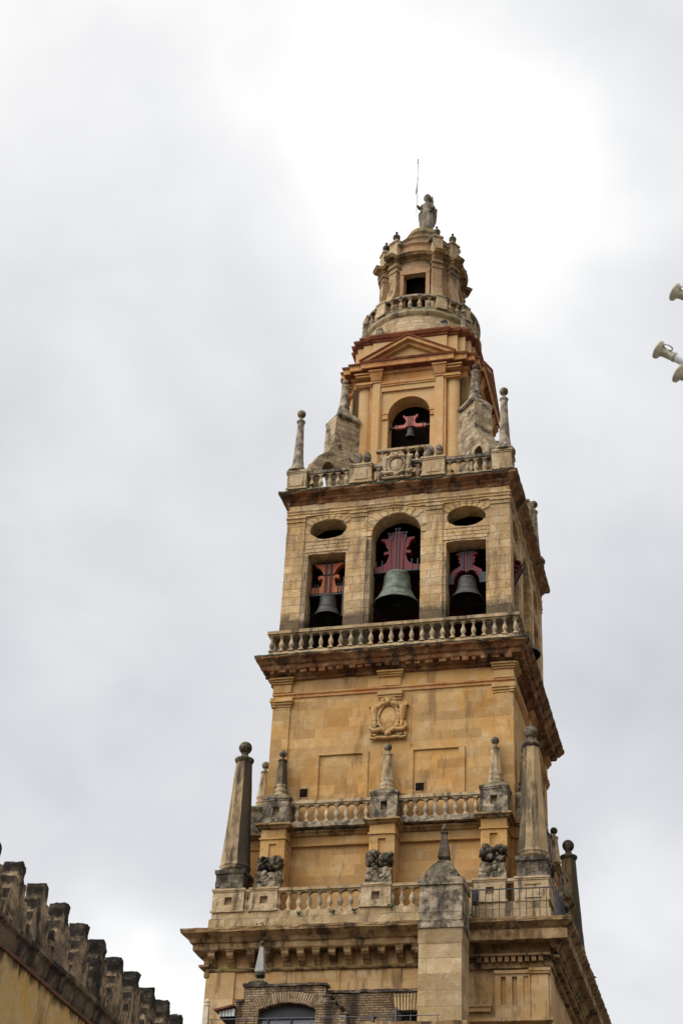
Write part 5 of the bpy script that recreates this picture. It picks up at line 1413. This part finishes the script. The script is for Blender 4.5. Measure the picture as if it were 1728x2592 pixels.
vs = [(x, y, z) for x in [-9+0.3*i for i in range(121)] for y, z in prof]
fs = [(i*8+j, (i+1)*8+j, (i+1)*8+(j+1) % 8, i*8+(j+1) % 8) for i in range(120) for j in range(8)]
m_.add(vs, fs); m_.build('coping', M['coping'], C_, rough=0.03, maxlen=0.22)
random.seed(8)
sq_ = 0
for i in range(-7, 21):
    s0 = -0.27+i*1.262+jit(0.03)
    m_ = MB(WM)
    L = [0.60, 0.46, 0.31, 0.15]; gr = 1.0+0.025*max(0, i)+jit(0.02); hgt = [0.30*gr, 0.30*gr, 0.29*gr, 0.31*gr]
    z = 9.02-0.06; P = []
    pts = []
    for l, h_ in zip(L, hgt):
        pts += [(l, z), (l, z+h_)]; z += h_
    sharp = (i == 2)
    outl = pts + [(-0.02, z+0.03+jit(0.02))] + [(-x, zz) for x, zz in pts[::-1]]
    outl = [(s0+x+(0 if sharp else jit(0.015)), zz) for x, zz in outl]
    m_.panel(outl, [], -0.44, -0.10)
    m_.build('merlon', M['merlon'], C_, rough=0.010 if sharp else 0.040, maxlen=0.09, freq=5.5)

# ================================================================== house at the right out of frame, with the three poles fixed to it
axis2 = (rr*0.865 - uu*0.50)          # image direction of the poles, down to the right
axis = (axis2*0.89 - fw*0.42).normalized()
poles = [((1704, 738), 13.6, 'uppermost pale pole with flared beige end at the right edge'),
         ((1662, 884), 13.2, 'longest pale pole with flared beige end and curled hook at the right edge'),
         ((1712, 944), 13.0, 'lowest pole end, mostly cut by the right edge of the picture')]
ends = []
for (px, py), D, lab in poles:
    tip = CAM + raydir(px, py)*D
    base = tip + axis*3.4
    ends.append(base)
    t = thing('wall_pole', lab, 'pole', base, 'pale poles with flared ends at the right edge')
    # local frame: z from base to tip
    q = (-axis).to_track_quat('Z', 'Y'); Mx = Matrix.Translation(base) @ q.to_matrix().to_4x4(); Lh = 3.4
    m_ = MB(Mx); m_.lathe([(0.036, -0.3), (0.036, Lh-0.12)], n=20); m_.build('pole_tube', M['tube'], t)
    m_ = MB(Mx)
    m_.lathe([(0.037, Lh-0.17), (0.041, Lh-0.17), (0.041, Lh-0.155), (0.038, Lh-0.15), (0.038, Lh-0.07), (0.045, Lh-0.045), (0.075, Lh-0.025), (0.079, Lh-0.012), (0.077, Lh), (0.0, Lh+0.006)], n=32, caps=False)
    m_.build('flared_end', M['beige'], t, recalc=False)
    m_ = MB(Mx); 
    hk = Mx.inverted().to_3x3() @ (rr*0.2+uu*0.75-fw*0.6); hk.z = 0; hk.normalize()
    path = []
    for j in range(13):
        a = R(-70+j*27); path.append(hk*(0.058+0.020*math.sin(a)) + Vector((0, 0, Lh-0.085+0.042*math.cos(a))))
    m_.tube(path, 0.006, 8); m_.build('hook', M['beige'], t)
# plain house wall carrying them
bc = sum(ends, Vector())/3
n_ = Vector((axis.x, axis.y, 0)).normalized()
hm = Matrix.Translation((bc.x, bc.y, 0)) @ Matrix.Rotation(math.atan2(n_.y, n_.x), 4, 'Z')
t = thing('town_house', 'white stuccoed house beyond the right edge carrying the poles', 'house', (bc.x+n_.x*2, bc.y+n_.y*2, GZ))
m_ = MB(hm); m_.box(-0.05, 5.0, -4.5, 4.5, GZ, 13.2); m_.build('wall', M['stucco'], t)
m_ = MB(hm); m_.box(-0.35, 5.3, -4.8, 4.8, 13.2, 13.4); m_.build('roof', M['tile'], t)
for y in (-2.8, 2.2):
    for z in (1.6, 5.2):
        m_ = MB(hm); m_.box(-0.10, 0.0, y, y+1.1, z, z+1.7); w_ = m_.build('window', M['glass'], t)
        m_ = MB(hm); m_.box(-0.14, 0.0, y-0.08, y, z-0.05, z+1.78); m_.box(-0.14, 0.0, y+1.1, y+1.18, z-0.05, z+1.78); m_.box(-0.16, 0.0, y-0.12, y+1.22, z+1.7, z+1.82); m_.box(-0.13, 0.0, y+0.53, y+0.57, z, z+1.7); m_.build('frame', M['cream'], w_)
